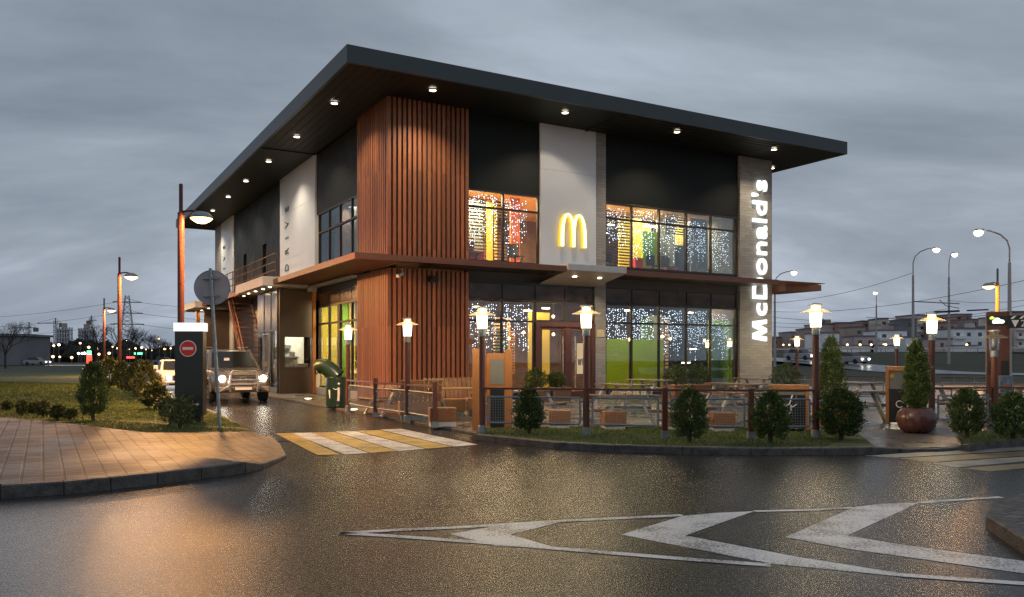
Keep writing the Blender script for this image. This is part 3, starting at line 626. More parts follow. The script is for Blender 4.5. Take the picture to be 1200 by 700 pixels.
bpart('corner_column', MB().box(.02,.14,8.55,8.75,.06,4.45), M['orange'])
bpart('end_column', MB().box(-1.5,-1.3,28.5,28.9,.05,4.5), M['orange'])
bpart('order_wall', MB().box(-1.3,.2,27.0,27.2,.05,4.45), M['booth'])
# steel stairs to the roof walk behind the booth
st = MB(); S0, S1 = 14.6, 19.2
for i in range(17):
    v_ = S0 + (S1-S0)*i/17; z_ = .25 + 4.35*i/17; st.box(-1.3,-.25,v_,v_+.26,z_,z_+.04)
sr = bpart('steel_stairs', st, M['rust'])
bpart('stringer', MB().bar((-1.34,S0-.1,.05),(-1.34,S1+.2,4.7),.06,.24).bar((-.21,S0-.1,.05),(-.21,S1+.2,4.7),.06,.24), M['rust'], sr)
bpart('stair_rail', MB().tube([(-1.36,S0,1.15),(-1.36,S1+.2,5.7)],.028).tube([(-1.36,S0,.6),(-1.36,S1+.2,5.2)],.02).tube([(-1.36,S0,0.1),(-1.36,S0,1.15)],.03).tube([(-1.36,(S0+S1)/2,2.4),(-1.36,(S0+S1)/2,3.5)],.025), M['rust'], sr)
rl = MB()
for z_ in (5.25,5.6,5.95): rl.tube([(-1.3,9.4,z_),(-1.3,21.5,z_)],.024)
k = 9.4
while k < 21.6: rl.tube([(-1.3,k,4.74),(-1.3,k,5.95)],.024); k += 1.5
bpart('roof_railing', rl, M['rust'])
# wall camera and speaker under the canopy
q = bpart('security_camera', MB().bar((.5,-.05,4.33),(.18,-.42,4.20),.10,.10), M['whitemark']); bpart('bracket', MB().tube([(.5,0,4.3),(.5,-.05,4.5)],.02), M['whitemark'], q)
q = bpart('wall_speaker', MB().bar((1.55,-.03,4.22),(1.55,-.3,4.15),.26,.18), M['black']); bpart('bracket', MB().tube([(1.55,0,4.22),(1.55,-.1,4.22)],.03), M['black'], q)
# interior
IW = {'y': mat('yellow_inner_wall', (.50,.42,.06), .6, var=.1, nscale=.7), 'o': mat('orange_inner_wall', (.62,.14,.03), .6, var=.1), 'd': mat('brown_inner_wall', (.10,.055,.035), .7, var=.4, nscale=1.5),
      'g': mat('green_inner_wall', (.14,.32,.03), .55, var=.1), 'c': mat('cream_inner_wall', (.45,.30,.16), .6, var=.08), 'b': mat('blue_grey_wall', (.10,.13,.14), .6, var=.3, nscale=4)}
gf = bpy.data.materials.new('green_film'); gf.use_nodes = True; t = gf.node_tree; b_ = t.nodes['Principled BSDF']; b_.inputs['Base Color'].default_value=(.30,.42,.05,1); b_.inputs['Roughness'].default_value=.5
tl = t.nodes.new('ShaderNodeBsdfTranslucent'); tl.inputs[0].default_value=(.50,.66,.08,1); mx = t.nodes.new('ShaderNodeMixShader'); mx.inputs[0].default_value=.6
t.links.new(b_.outputs[0], mx.inputs[1]); t.links.new(tl.outputs[0], mx.inputs[2]); t.links.new(mx.outputs[0], t.nodes['Material Output'].inputs[0])
inr = bpart('floor_slab', MB().box(.5,17.5,.5,14,4.3,4.85).box(.5,17.5,.5,14,.04,.1), M['furn'])
bpart('upper_ceiling', MB().box(.5,17.5,.5,14,7.7,7.8), IW['c'], inr)
bpart('core_wall', MB().box(3.0,17.4,7.0,7.1,.1,4.3), IW['d'], inr); bpart('core_wall', MB().box(.5,17.4,6.5,6.6,4.85,7.7), IW['d'], inr)
bpart('corner_room_wall', MB().box(2.9,3.0,.5,3,.1,4.3).box(2.9,3.0,.5,3,4.85,7.7).box(.5,3.0,2.95,3.0,.1,4.3).box(.5,3,2.95,3,4.85,7.7), IW['c'], inr)
def iw(k, x0,x1,y, z0,z1): bpart('inner_panel', MB().box(x0,x1,y,y+.08,z0,z1), IW[k], inr)
iw('o',3.2,4.2,3.2,4.9,7.6); iw('o',5.55,5.95,1.6,4.9,7.6); iw('y',4.9,5.4,2.4,4.9,7.6); iw('b',4.2,4.9,2.6,4.9,7.6)
iw('y',8.9,10.6,3.0,4.9,7.6); iw('y',11.4,12.6,2.6,4.9,7.6); iw('g',12.2,13.1,2.0,4.9,6.9); iw('y',12.9,13.6,3.2,4.9,7.6); iw('b',13.3,14.3,2.4,4.9,7.6); iw('b',14.6,15.5,1.7,4.9,7.6); iw('c',10.4,11.5,4.5,4.9,7.6); iw('y',14.3,15.3,3.0,6.6,7.6)
iw('c',3.1,3.9,1.9,.1,3.6); iw('y',5.0,5.55,1.8,.7,2.6); iw('y',7.3,8.3,3.2,.1,3.4); iw('c',6.2,7.0,4.2,.1,3.2); iw('g',15.2,15.8,1.2,.1,3.0); iw('g',12.3,12.9,2.2,.1,3.2); iw('c',14.6,15.3,4.0,.1,3.4); iw('b',13.3,14.2,3.0,.9,3.4)
bpart('pier_lining', MB().box(15.80,15.88,.48,1.95,.1,3.2), IW['g'], inr); bpart('pier_lining', MB().box(15.80,15.88,.48,1.95,4.9,7.6), IW['b'], inr)
for q_ in range(7): bpart('inner_panel', MB().box(.5+q_*.40,.5+q_*.40+(.28 if q_%2 else .36),8.95,9.0,.1,4.2), IW['y' if q_%3!=2 else 'g'], inr)
bpart('core_wall', MB().box(.5,3.4,9.02,9.1,.1,4.3), IW['d'], inr)
bpart('side_slat', MB().box(1.0,1.06,3.3,3.36,.1,4.1).box(.9,.96,5.2,5.26,.1,4.1).box(1.3,1.5,6.4,6.5,.1,1.6), IW['g'], inr)
light('room_light','AREA',(1.4,7.6,4.0),120,(1,.86,.5),B,.8)
bpart('side_interior_panel', MB().box(3.2,3.3,4.4,5.2,.1,3.9).box(3.2,3.3,6.1,6.8,.1,3.9).box(2.4,2.5,7.2,8.2,.1,3.9), IW['y'], inr)
bpart('green_film', MB().box(9.02,10.20,.40,.41,.2,2.28).box(10.30,11.95,.40,.41,.2,2.28), gf, inr)
bpart('oval_sticker', MB().tube([(9.55+.24*math.cos(a),.385,1.72+.10*math.sin(a)) for a in [i*2*math.pi/20 for i in range(21)]],.012,5,False), M['whitemark'], inr)
def slats(x0,x1,y,z0,z1,m,p=.12): 
    mb = MB(); z_ = z0
    while z_ < z1: mb.box(x0,x1,y,y+.03,z_,z_+.055); z_ += p
    mb.box(x0,x0+.04,y+.03,y+.06,z0,z1).box(x1-.04,x1,y+.03,y+.06,z0,z1)
    bpart('slat_screen', mb, m, inr)
slats(3.15,4.3,1.2,5.0,7.4,M['furn']); slats(4.65,5.3,1.3,5.0,7.4,M['frame']); slats(9.5,10.2,1.2,5.1,7.4,M['frame']); slats(13.1,14.2,1.6,6.8,7.5,M['frame'],.1); slats(10.4,11.2,1.5,5.1,7.3,M['frame'])
slats(3.7,4.35,1.0,.8,3.2,M['furn']); slats(4.5,5.1,1.1,.3,3.2,M['frame']); slats(12.95,13.6,1.5,.6,3.2,M['frame'],.15); slats(6.3,6.9,3.6,.9,2.6,M['furn'])
for v_ in (.0,): 
    mb = MB(); z_ = 5.1
    while z_ < 7.5: mb.box(.75,.8,3.1,4.3,z_,z_+.1); z_ += .17
    z_ = .6
    while z_ < 3.6: mb.box(.75,.8,3.1,4.0,z_,z_+.08); z_ += .15
    bpart('slat_screen', mb, M['grey'], inr)
bpart('side_screen', MB().box(.9,1.0,4.4,8.4,5.0,7.5), mat('side_room_wall',(.16,.18,.16),.5,var=.5,nscale=1.2), inr)
# interior light fittings
glow = emis('ceiling_fitting', (1,.80,.45), 14); pend = emis('pendant_bulb', (1,.55,.22), 30)
fit = MB()
for (x,y,z_,l) in ((3.6,1.3,7.2,.45),(9.2,1.4,6.55,.7),(11.9,1.5,7.0,.8),(12.8,2.2,2.15,.6),(10.8,2.5,7.1,.3),(6.4,2.0,3.35,.35),(4.0,1.5,3.4,.3),(7.5,2.4,3.5,.3),(9.2,2,3.5,.3),(11.3,2,3.5,.2),(14.8,2,3.5,.2),(14.6,2.2,1.3,.4),(14.9,2,1.9,.3)):
    fit.box(x,x+l,y,y+.12,z_,z_+.05)
bpart('light_fitting', fit, glow, inr)
for (x,y,z_) in ((4.6,1.8,2.7),(6.7,2.6,2.55),(7.9,2.3,3.2),(8.1,2.6,2.5),(11.0,1.4,2.3),(12.9,1.6,2.45),(13.6,1.9,2.35),(15.0,1.3,2.3),(4.9,2.2,2.55),(5.8,2.2,2.3),(9.1,1.9,3.4)):
    q = bpart('pendant_lamp', MB().lathe([(.0,.06),(.05,.03),(.06,-.03),(.0,-.07)],10,(x,y,z_),cap=False), pend, inr)
    bpart('cord', MB().tube([(x,y,z_+.06),(x,y,4.2)],.008,5), M['black'], q)
for (x,y,e_,c_) in ((4.4,1.9,100,(1,.66,.32)),(7.2,3.0,150,(1,.68,.34)),(10.3,2.2,60,(1,.72,.40)),(12.8,2.5,60,(1,.70,.38)),(14.9,2.5,60,(1,.68,.36))):
    light('room_light','AREA',(x,y,4.05),e_,c_,B,1.2)
    light('room_light','AREA',(x,y,7.5),e_*3.2,(1,.74,.40),B,1.2)
light('room_light','AREA',(1.9,6.0,4.0),200,(1,.8,.45),B,1.2)
light('room_light','AREA',(.85,6.0,7.5),50,(1,.9,.75),B,.3)
# furniture seen through the glass
fu_ = MB()
for (x,z_) in ((3.4,4.85),(5.3,4.85),(9.6,4.85),(11.8,4.85),(12.6,4.85),(14.6,4.85),(12.6,.1),(13.9,.1),(4.6,.1),(14.9,.1)):
    fu_.box(x,x+.45,.9,1.35,z_+.42,z_+.48).box(x+.0,x+.45,1.31,1.36,z_+.48,z_+.95).box(x+.05,x+.1,.95,1.0,z_,z_+.42).box(x+.35,x+.4,.95,1.0,z_,z_+.42)
bpart('chair_row', fu_, M['black'], inr)
bpart('counter', MB().box(12.3,15.6,1.9,2.5,.1,.85), M['wooddark'], inr)
bpart('red_seat', MB().box(12.35,12.75,1.0,1.4,.8,1.0).box(11.0,11.4,1.0,1.4,5.2,5.6).box(12.9,13.3,1.1,1.5,5.1,5.35).box(3.2,4.1,1.0,1.3,4.95,5.4), mat('red_seat_cover',(.5,.03,.02),.5), inr)
bpart('green_seat', MB().box(12.85,13.1,1.0,1.4,.8,.98), IW['g'], inr)

# fairy light curtains: one per bay
oct_v = [(1,0,0),(-1,0,0),(0,1,0),(0,-1,0),(0,0,1),(0,0,-1)]; oct_f = [(0,2,4),(2,1,4),(1,3,4),(3,0,4),(2,0,5),(1,2,5),(3,1,5),(0,3,5)]
def fairy(u0,u1,ztop,zmin,dens,place):
    t_ = thing('fairy_light_curtain', 'curtain of fairy lights '+place, 'string lights', (*BL(u0,.46),ztop), ANG, 'fairy light curtains in the restaurant windows')
    mb = MB(); wr = MB(); L_ = u1-u0; x = .06
    while x < L_-.05:
        ln = (ztop-zmin)*random.uniform(.55,1.0); z_ = -.05; wr.tube([(x,0,0),(x,0,-ln)],.003,4)
        while z_ > -ln:
            if random.random() < dens:
                r = random.uniform(.013,.020); c = (x+random.uniform(-.02,.02), random.uniform(-.02,.02), z_+random.uniform(-.03,.03))
                mb.add([(c[0]+a*r,c[1]+b*r,c[2]+d_*r) for a,b,d_ in oct_v], oct_f)
            z_ -= .078
        x += random.uniform(.065,.105)
    tag(mb.build('bulbs', M['fairy'], t_), kind='stuff'); wr.build('wires', M['galv'], t_)
bays = [(3.12,4.38,3.5,1.4,.55,'in the ground-floor bay next to the wood corner'),(4.5,5.7,3.5,1.5,.55,'in the ground-floor bay just left of the entrance door'),
        (9.02,10.2,3.5,1.5,.62,'above the green film with the oval sticker'),(10.32,11.58,3.5,1.3,.62,'above the plain green film, second bay'),
        (11.7,13.0,3.5,1.5,.6,'in the middle ground-floor bay of the wide window'),(13.12,14.34,3.5,1.2,.65,'in the fourth ground-floor bay of the wide window'),(14.46,15.7,3.4,1.4,.6,'in the ground-floor bay next to the lettered brick pier'),
        (3.1,4.42,7.35,5.2,.6,'in the left pane of the small upper window'),(4.55,5.6,7.3,5.2,.5,'in the right pane of the small upper window'),
        (9.0,10.2,7.4,5.8,.6,'in the upper wide window next to the pilaster'),(10.3,11.55,7.4,5.3,.62,'in the second pane of the upper wide window'),(11.7,13.0,7.4,5.2,.45,'in the middle pane of the upper wide window'),
        (13.1,14.34,7.2,5.2,.68,'in the fourth pane of the upper wide window'),(14.45,15.6,7.0,5.2,.65,'in the upper pane next to the lettered brick pier')]
for b3 in bays: fairy(*b3)

# ---------------- lettering
def letters(text, parent, mface, u_dir, H, L_, off, ext, origin, rot, per_letter_name='letter', spacing=1.0):
    """upright letters as separate meshes in a frame: x along text, y up; scaled to total length L_ and cap height H"""
    def mesh_of(s):
        c = bpy.data.curves.new('t', 'FONT'); c.body = s; c.size = 1; c.offset = off; c.extrude = ext; c.space_character = spacing
        o = bpy.data.objects.new('t', c); col.objects.link(o); bpy.context.view_layer.update()
        dg = bpy.context.evaluated_depsgraph_get(); me = bpy.data.meshes.new_from_object(o.evaluated_get(dg)); bpy.data.objects.remove(o); return me
    def bounds(me): 
        a = np.array([v.co[:] for v in me.vertices]); return a.min(0), a.max(0)
    full = mesh_of(text); lo, hi = bounds(full); capm = mesh_of('M'); cl, ch = bounds(capm)
    sx = L_/(hi[0]-lo[0]); sy = H/(ch[1]-cl[1])
    for i, chh in enumerate(text):
        if chh == ' ': continue
        _, ph = bounds(mesh_of(text[:i+1])); me = mesh_of(chh); l1, h1 = bounds(me)
        if chh == 'M' and H > .5:                                   # wide capital with splayed legs
            w_ = h1[0]-l1[0]; hh_ = ch[1]
            P_ = [(0,0),(.20,0),(.255,.52),(.40,0),(.58,0),(.745,.52),(.80,0),(1,0),(.90,1),(.64,1),(.49,.46),(.36,1),(.10,1)]
            me = bpy.data.meshes.new('letter'); bm_ = bmesh.new(); vs_ = [bm_.verts.new((l1[0]+x*w_, y*hh_, ext)) for x,y in P_]; f_ = bm_.faces.new(vs_)
            r_ = bmesh.ops.extrude_face_region(bm_, geom=[f_]); bmesh.ops.translate(bm_, vec=(0,0,-2*ext), verts=[v for v in r_['geom'] if isinstance(v, bmesh.types.BMVert)])
            bmesh.ops.triangulate(bm_, faces=bm_.faces); bmesh.ops.recalc_face_normals(bm_, faces=bm_.faces); bm_.to_mesh(me); bm_.free()
        dx = ph[0] - h1[0] - lo[0]
        me.transform(Matrix.Translation((dx, 0, 0))); me.transform(Matrix.Diagonal((sx, sy, 1, 1)))
        me.materials.clear(); me.materials.append(mface)
        o = bpy.data.objects.new(per_letter_name, me); col.objects.link(o); o.parent = parent
        o.location = origin; o.rotation_euler = rot
# local frame of the sign empties: x = along facade, y = into the wall, z = up. Text plane stood up and turned 90 deg CCW
sg = thing('letter_sign', "large white illuminated letters running up the end brick pier", 'sign', (*BL(16.42,.0),2.26), ANG)
# text x -> +z, text y -> -x  : rotation taking (1,0,0)->(0,0,1), (0,1,0)->(-1,0,0), (0,0,1)->(0,-1,0)
Rm = Matrix(((0,-1,0),(0,0,-1),(1,0,0))); EU = Rm.to_euler()
letters("McDonald's", sg, M['sign'], None, .80, 6.93, .010, .05, (.93,.02,0), EU, spacing=1.04)
light('sign_glow','AREA',(.5,-.12,3.2),0,(1,1,1),sg,.5) if False else None
# DRIVE on the left white panels (face looks towards -x of the building)
drm = mat('drive_lettering', (.02,.10,.07), .4)
Rd = Matrix(((0,0,-1),(0,1,0),(1,0,0)))
# text x -> +z, text y -> +y (away), normal -> -x
Rd = Matrix(((0,0,-1),(0,1,0),(1,0,0))); EUd = Rd.to_euler()
for v_, lab in ((13.6,'slim dark letters running up the near white side panel'),(28.9,'slim dark letters running up the far white side panel')):
    dv = thing('drive_lettering', lab, 'sign', (*BL(.15,v_),5.6), ANG, 'dark lettering on the side panels')
    letters('DRIVE', dv, drm, None, .62, 3.0, -.004, .008, (0,-.62 if False else -.6,0), EUd, spacing=2.6)
# arches emblem
ar = thing('arch_emblem', 'glowing yellow double-arch emblem on the white front panel', 'sign', (*BL(7.33,.17),5.66), ANG)
def archpoly(W_=.50, H=1.24, t=.165):
    out_ = []; 
    def curve(xc, a, h, p, t0, t1, n=18):
        r = []
        for i in range(n+1):
            th = t0 + (t1-t0)*i/n; x = xc - a*math.cos(th); y = h*abs(math.sin(th))**p; r.append((x,y))
        return r
    # outer: two arches centred at +-W/2, outer radius W/2+t/2
    ao = W_/2 + t*.5; 
    L1 = curve(-W_/2, ao, H, .62, 0, math.pi, 40); Rr = curve(W_/2, ao, H, .62, 0, math.pi, 40)
    left = [p for p in L1 if p[0] <= 0]; right = [p for p in Rr if p[0] >= 0]
    # valley on x=0
    yv = H*abs(math.sin(math.acos(max(-1,min(1,-(W_/2)/ao)))))**.62
    out_ = left + [(0,yv)] + right
    ai = W_/2 - t*.42; hi = H - t*.62
    Ri = curve(W_/2, ai, hi, .66, math.pi, 0, 30); Li = curve(-W_/2, ai, hi, .66, math.pi, 0, 30)
    return out_ + Ri + Li
pl = archpoly(); n_ = len(pl)
for nm, y0, y1, m in (('arch_face', -.16, -.17, M['archface']), ('arch_body', -.02, -.158, M['archside'])):
    bm = bmesh.new(); vs = [bm.verts.new((x,y0,z)) for x,z in pl]; f = bm.faces.new(vs)
    r = bmesh.ops.extrude_face_region(bm, geom=[f]); bmesh.ops.translate(bm, vec=(0,y1-y0,0), verts=[v for v in r['geom'] if isinstance(v, bmesh.types.BMVert)])
    bmesh.ops.recalc_face_normals(bm, faces=bm.faces); bmesh.ops.triangulate(bm, faces=bm.faces)
    me = bpy.data.meshes.new(nm); bm.to_mesh(me); bm.free(); me.materials.append(m); o = bpy.data.objects.new(nm, me); col.objects.link(o); o.parent = ar
# ============================================================ OBJECTS ROUND THE RESTAURANT
M['bulb_l'] = emis('patio_lamp_bulb', (1,.76,.42), 95); M['sod_l'] = emis('street_lamp_lens', (1,.47,.14), 3600)
PZ = .05
# ---- patio lamps
def patio_lamp(label, loc, h=2.5, lit=True):
    t = thing('patio_lamp', label, 'lamp', loc, 0, 'brown patio lamps with disc shades')
    MB().lathe([(.062,.14),(.062,h-.62),(.055,h-.60)],14).build('pole', M['post'], t, smooth=False)
    MB().lathe([(.080,0),(.080,.15),(.07,.16)],14).build('base_sleeve', M['galv'], t)
    MB().lathe([(.06,h-.62),(.075,h-.60),(.075,h-.48),(.09,h-.46)],14).build('collar', M['galv'], t)
    MB().lathe([(.092,h-.46),(.105,h-.20)],20,cap=False).build('glass_cylinder', M['bulb_l'] if lit else M['lampglass'], t, smooth=True)
    MB().lathe([(.035,h-.42),(.05,h-.36),(.05,h-.24),(.03,h-.20)],12).build('bulb', M['lampwarm'] if lit else M['galv'], t, smooth=True)
    MB().lathe([(.11,h-.17),(.265,h-.20),(.27,h-.19),(.12,h-.13)],24).build('disc_shade', M['frosted'], t)
    MB().lathe([(.085,h-.17),(.085,h-.06)],20,cap=False).build('upper_glass', M['frosted'], t, smooth=True)
    MB().lathe([(.03,h-.15),(.04,h-.08)],10).build('upper_bulb', M['lampwarm'] if lit else M['galv'], t)
    MB().lathe([(.12,h-.06),(.12,h-.04),(.04,h-.02)],20).build('cap', M['steel'], t)
    return t
def on(px, Y, z=PZ): return (W(px,Y), Y, z)
patio_lamp('lit lamp at the near end of the lane fence, closest to the green bin', on(408,23.2), 2.5)
patio_lamp('lit lamp rising from the lane fence in front of the ribbed wood corner', on(477.5,19.5), 2.5)
patio_lamp('lit lamp beside the tall orange board at the corner of the patio', on(565,15.95,.1), 2.5)
patio_lamp('lit lamp standing in front of the entrance door behind the front kerb', on(687,15.5,.1), 2.5)
patio_lamp('lit lamp between the mesh panel and the wide dense shrub at the patio walkway', on(956,15.0,.1), 2.5)
patio_lamp('lit lamp just behind the round brown plant pot', on(1092,17.3), 2.5)
patio_lamp('unlit lamp with stickers standing in front of the menu totem', on(1165,17.7), 2.15, False)
patio_lamp('small distant lit lamp on the far patio edge right of the lettered pier', on(934,34.0,.0), 2.5)
patio_lamp('distant lit lamp above the dark framed bin board', on(1051,32.0,.0), 2.5)
# ---- fence: posts, mesh panels with handrails
def fence_post(label, x, y, z, h=.95):
    t = thing('fence_post', label, 'post', (x,y,z), 0, 'short brown patio fence posts')
    MB().box(-.05,.05,-.05,.05,.12,h).build('shaft', M['post'], t, bevel=.006); MB().box(-.062,.062,-.062,.062,0,.13).build('base_sleeve', M['galv'], t)
def mesh_panel(label, a, b, z, za=.22, zb=.72, rail=True, gap=.12):
    a, b = Vector((*a,0)), Vector((*b,0)); d = b-a; L_ = d.length; ang = math.atan2(d.y,d.x)
    t = thing('mesh_panel', label, 'fence panel', (a.x,a.y,z), ang, 'wire mesh panels of the patio fence')
    x0, x1 = gap, L_-gap
    f = MB(); r = .02
    f.tube([(x0,0,za),(x1,0,za)],r,6).tube([(x0,0,zb),(x1,0,zb)],r,6).tube([(x0,0,za),(x0,0,zb)],r,6).tube([(x1,0,za),(x1,0,zb)],r,6)
    f.build('frame', M['galv'], t)
    g = MB(); k = x0+.05
    while k < x1-.02: g.bar((k,0,za),(k,0,zb),.0035,.0035); k += .05
    k = za+.05
    while k < zb-.02: g.bar((x0,0,k),(x1,0,k),.0035,.0035); k += .05
    g.build('wire_grid', M['galv'], t)
    for zz_ in (za+.1, zb-.08):
        for xx in (x0-.03, x1+.03): MB().box(xx-.05,xx+.05,-.015,.015,zz_-.02,zz_+.02).build('clamp', M['galv'], t)
    if rail:
        MB().box(.05,L_-.05,-.045,.045,.86,.90).build('handrail', M['post'], t)
        for xx in (L_*.3, L_*.7): MB().bar((xx,0,zb),(xx,0,.86),.02,.02).build('rail_bracket', M['galv'], t)
P1 = (W(408,23.2),23.2); P2 = (W(440,21.0),21.0); P3 = (W(477.5,19.5),19.5); P4 = (W(510,17.9),17.9)
fence_post('fence post between the two lamps along the drive lane', *P2, PZ, 1.0); fence_post('fence post at the front end of the lane fence, beside a wooden block seat', *P4, PZ, 1.0)
mesh_panel('mesh panel of the lane fence nearest the green bin', P1, P2, PZ, .22, .74); mesh_panel('mesh panel of the lane fence left of the ribbed-corner lamp', P2, P3, PZ, .22, .74); mesh_panel('mesh panel of the lane fence right of the ribbed-corner lamp', P3, P4, PZ, .22, .74)
Q = [(W(565,15.95),15.95),(W(687,15.5),15.5),(W(779,15.15),15.15),(W(880,14.95),14.95),(W(956,15.0),15.0)]
fence_post('fence post behind the front kerb between the door lamp and the second shrub', *Q[2], .1, .92); fence_post('fence post behind the third shrub from the left on the front kerb', *Q[3], .1, .92)
labs = ['mesh panel left of the entrance lamp, behind the leftmost front shrub','mesh panel just right of the entrance lamp','mesh panel behind the second shrub of the front kerb','mesh panel left of the walkway lamp, in front of a bin board']
for i in range(4): mesh_panel(labs[i], Q[i], Q[i+1], .1)
mesh_panel('mesh panel between the round pot lamp and the menu totem', (W(1094,17.3),17.3), (W(1163,17.7),17.7), PZ)
mesh_panel('mesh panel at the right edge, right of the menu totem', (W(1167,17.7),17.7), (W(1290,17.5),17.5), PZ)
mesh_panel('far mesh panel on the rear patio edge right of the lettered pier', (W(905,30),30), (W(960,29),29), PZ)
mesh_panel('far mesh panel on the rear patio edge behind the picnic tables', (W(985,27.5),27.5), (W(1040,27),27), PZ)
mesh_panel('far mesh panel behind the round brown pot', (W(1100,26),26), (W(1160,26),26), PZ)
# ---- picnic tables
def picnic_table():
    t = thing('picnic_table', '', 'table', (0,0,0), 0, 'picnic tables on the patio')
    mb = MB()
    for i in range(5): mb.box(-.38+i*.155,-.38+i*.155+.14,-.9,.9,.72,.76)
    mb.build('table_top', M['tabletop'], t, bevel=.006)
    for s in (-1,1):
        mb = MB()
        for i in range(2): mb.box(s*.62-.14+i*.145,s*.62-.14+i*.145+.135,-.9,.9,.42,.455)
        mb.build('bench_seat', M['tabletop'], t, bevel=.006)
    for y in (-.62,.62):
        for s in (-1,1): MB().bar((s*.20,y,.72),(s*.60,y,0),.045,.12,(0,1,0)).build('leg', M['leg'], t)
        MB().bar((-.74,y+.05,.40),(.74,y+.05,.40),.04,.06).build('cross_bar', M['galv'], t)
    return t
pt = picnic_table(); first = True
tabs = [(2.55,17.9,-.15,'picnic table right behind the mesh panel beside the entrance lamp'),(5.0,18.9,.1,'picnic table behind the third front shrub'),(.35,19.6,-.5,'picnic table behind the leftmost front shrub'),
        (4.7,28.2,ANG,'picnic table close to the green film windows'),(8.9,30.0,ANG,'picnic table at the foot of the lettered brick pier'),(8.0,19.6,.35,'picnic table right of the walkway lamp, nearest one beside the framed bin board'),
        (10.6,25.5,.3,'farthest picnic table right of the walkway thuja'),(11.0,20.6,.15,'picnic table behind the shrub left of the menu totem'),(3.2,23.6,ANG,'picnic table in the middle of the patio in front of the entrance'),
        (6.6,24.2,ANG,'picnic table in the middle of the patio in front of the wide window'),(-3.15,21.9,ANG,'picnic table behind the lane fence in front of the wood corner'),(12.9,21.2,.1,'picnic table at the right edge behind the menu totem')]
for x, y, rz, lb_ in tabs:
    if first: pt.location = (x,y,PZ); pt.rotation_euler.z = rz; pt['label'] = lb_; first = False
    else: dup(pt, (x,y,PZ), rz, lb_)
# ---- wooden block benches with slatted back
def block_bench():
    t = thing('block_bench', '', 'bench', (0,0,0), 0, 'wooden block benches by the wood corner')
    MB().box(-.5,.5,-.25,.25,.12,.45).build('seat_block', M['furn'], t, bevel=.012); MB().box(-.46,.46,-.21,.21,0,.12).build('base', M['galv'], t)
    mb = MB()
    for i in range(9): mb.bar((-.46+i*.115,.22,.45),(-.46+i*.115,.42,.98),.085,.025,(0,1,0))
    mb.build('slatted_back', M['furn'], t); MB().bar((-.5,.33,.66),(.5,.33,.66),.03,.05).bar((-.5,.40,.86),(.5,.40,.86),.03,.05).build('back_rail', M['furn'], t)
    return t
bb = block_bench(); bb.location = (-1.75,21.4,PZ); bb.rotation_euler.z = ANG*.5; bb['label'] = 'slatted-back block bench nearest the lane fence'
dup(bb, (-.75,21.9,PZ), ANG*.5, 'slatted-back block bench nearest the tall orange board')
dup(bb, (-2.3,20.3,PZ), ANG*.5+math.pi, 'slatted-back block bench with its back to the lane')
t = thing('cafe_table', 'narrow wooden table between the slatted-back block benches', 'table', (-1.25,20.7,PZ), ANG*.5)
MB().box(-.85,.85,-.3,.3,.72,.76).build('table_top', M['furn'], t, bevel=.006)
for s in (-1,1): MB().bar((s*.65,0,.72),(s*.35,0,.0),.05,.35,(0,1,0)).build('leg', M['galv'], t)
def wood_stool(label, x, y, rz, w_=.45, h_=.42):
    t = thing('wooden_stool', label, 'seat', (x,y,PZ), rz, 'low wooden block seats')
    MB().box(-w_/2,w_/2,-.22,.22,.12,h_).build('seat_block', M['stool'], t, bevel=.012); MB().box(-w_/2+.02,w_/2-.02,-.2,.2,0,.12).build('base', M['slab'], t)
wood_stool('low wooden block seat behind the front end of the lane fence', -1.55, 18.2, .2, .6)
wood_stool('low wooden block seat behind the mesh panel left of the entrance lamp', 1.0, 17.3, 0)
wood_stool('low wooden block seat between the entrance lamp and the next fence post', 2.1, 17.0, .1)
wood_stool('low wooden block seat behind the fence post between the second and third shrub', 3.4, 17.0, .1)
wood_stool('low wooden block seat behind the third shrub of the front kerb', 4.25, 16.6, .0)
wood_stool('low wooden block seat behind the walkway lamp', 5.35, 16.8, .0, .5, .5)
# ---- waste station boards
def waste_station(label, x, y, rz, h, wd=.75, dp=.6, inset_h=.45):
    t = thing('waste_station', label, 'waste bin', (x,y,PZ), rz, 'wood-framed waste stations')
    MB().box(-wd/2,-wd/2+.07,-dp/2,dp/2,.08,h).box(wd/2-.07,wd/2,-dp/2,dp/2,.08,h).box(-wd/2+.07,wd/2-.07,-dp/2,dp/2,h-.09,h).build('wooden_frame', M['orange'], t, bevel=.006)
    MB().box(-wd/2+.07,wd/2-.07,-dp/2+.03,dp/2,.12,h-inset_h-.05).build('door', M['black'], t)
    MB().box(-wd/2+.07,wd/2-.07,-dp/2+.05,dp/2,h-inset_h-.04,h-.09).build('flap', M['grey'], t)
    MB().box(-wd/2+.09,-wd/2+.17,-dp/2+.04,-dp/2+.052,h-.24,h-.16).build('yellow_sticker', M['yellowpole'], t)
    k = MB(); y_ = -dp/2+.022
    k.tube([(-.12+.07*math.cos(a),y_,.52+.07*math.sin(a)) for a in [R(40+i*28) for i in range(11)]],.010,5).tube([(-.06,y_,.56),(.0,y_,.60),(.06,y_,.54),(.14,y_,.60)],.012,5).tube([(.0,y_,.60),(.03,y_,.70),(.06,y_,.78)],.016,5).tube([(.03,y_,.56),(.03,y_,.44),(-.02,y_,.40)],.010,5)
    k.build('pictogram', M['whitemark'], t)
    for sx in (-1,1): MB().box(sx*(wd/2-.08)-.02,sx*(wd/2-.08)+.02,-dp/2+.06,-dp/2+.1,0,.12).build('foot', M['galv'], t)
waste_station('tall orange-framed waste station at the right walkway beside the round pot', W(1064,17.8),17.9, -.44, 1.33, .80, .5)
waste_station('low orange-framed waste station with a dark door behind the third and fourth front shrubs', W(925,16.6),16.6, -.32, .98, .75, .5, .16)
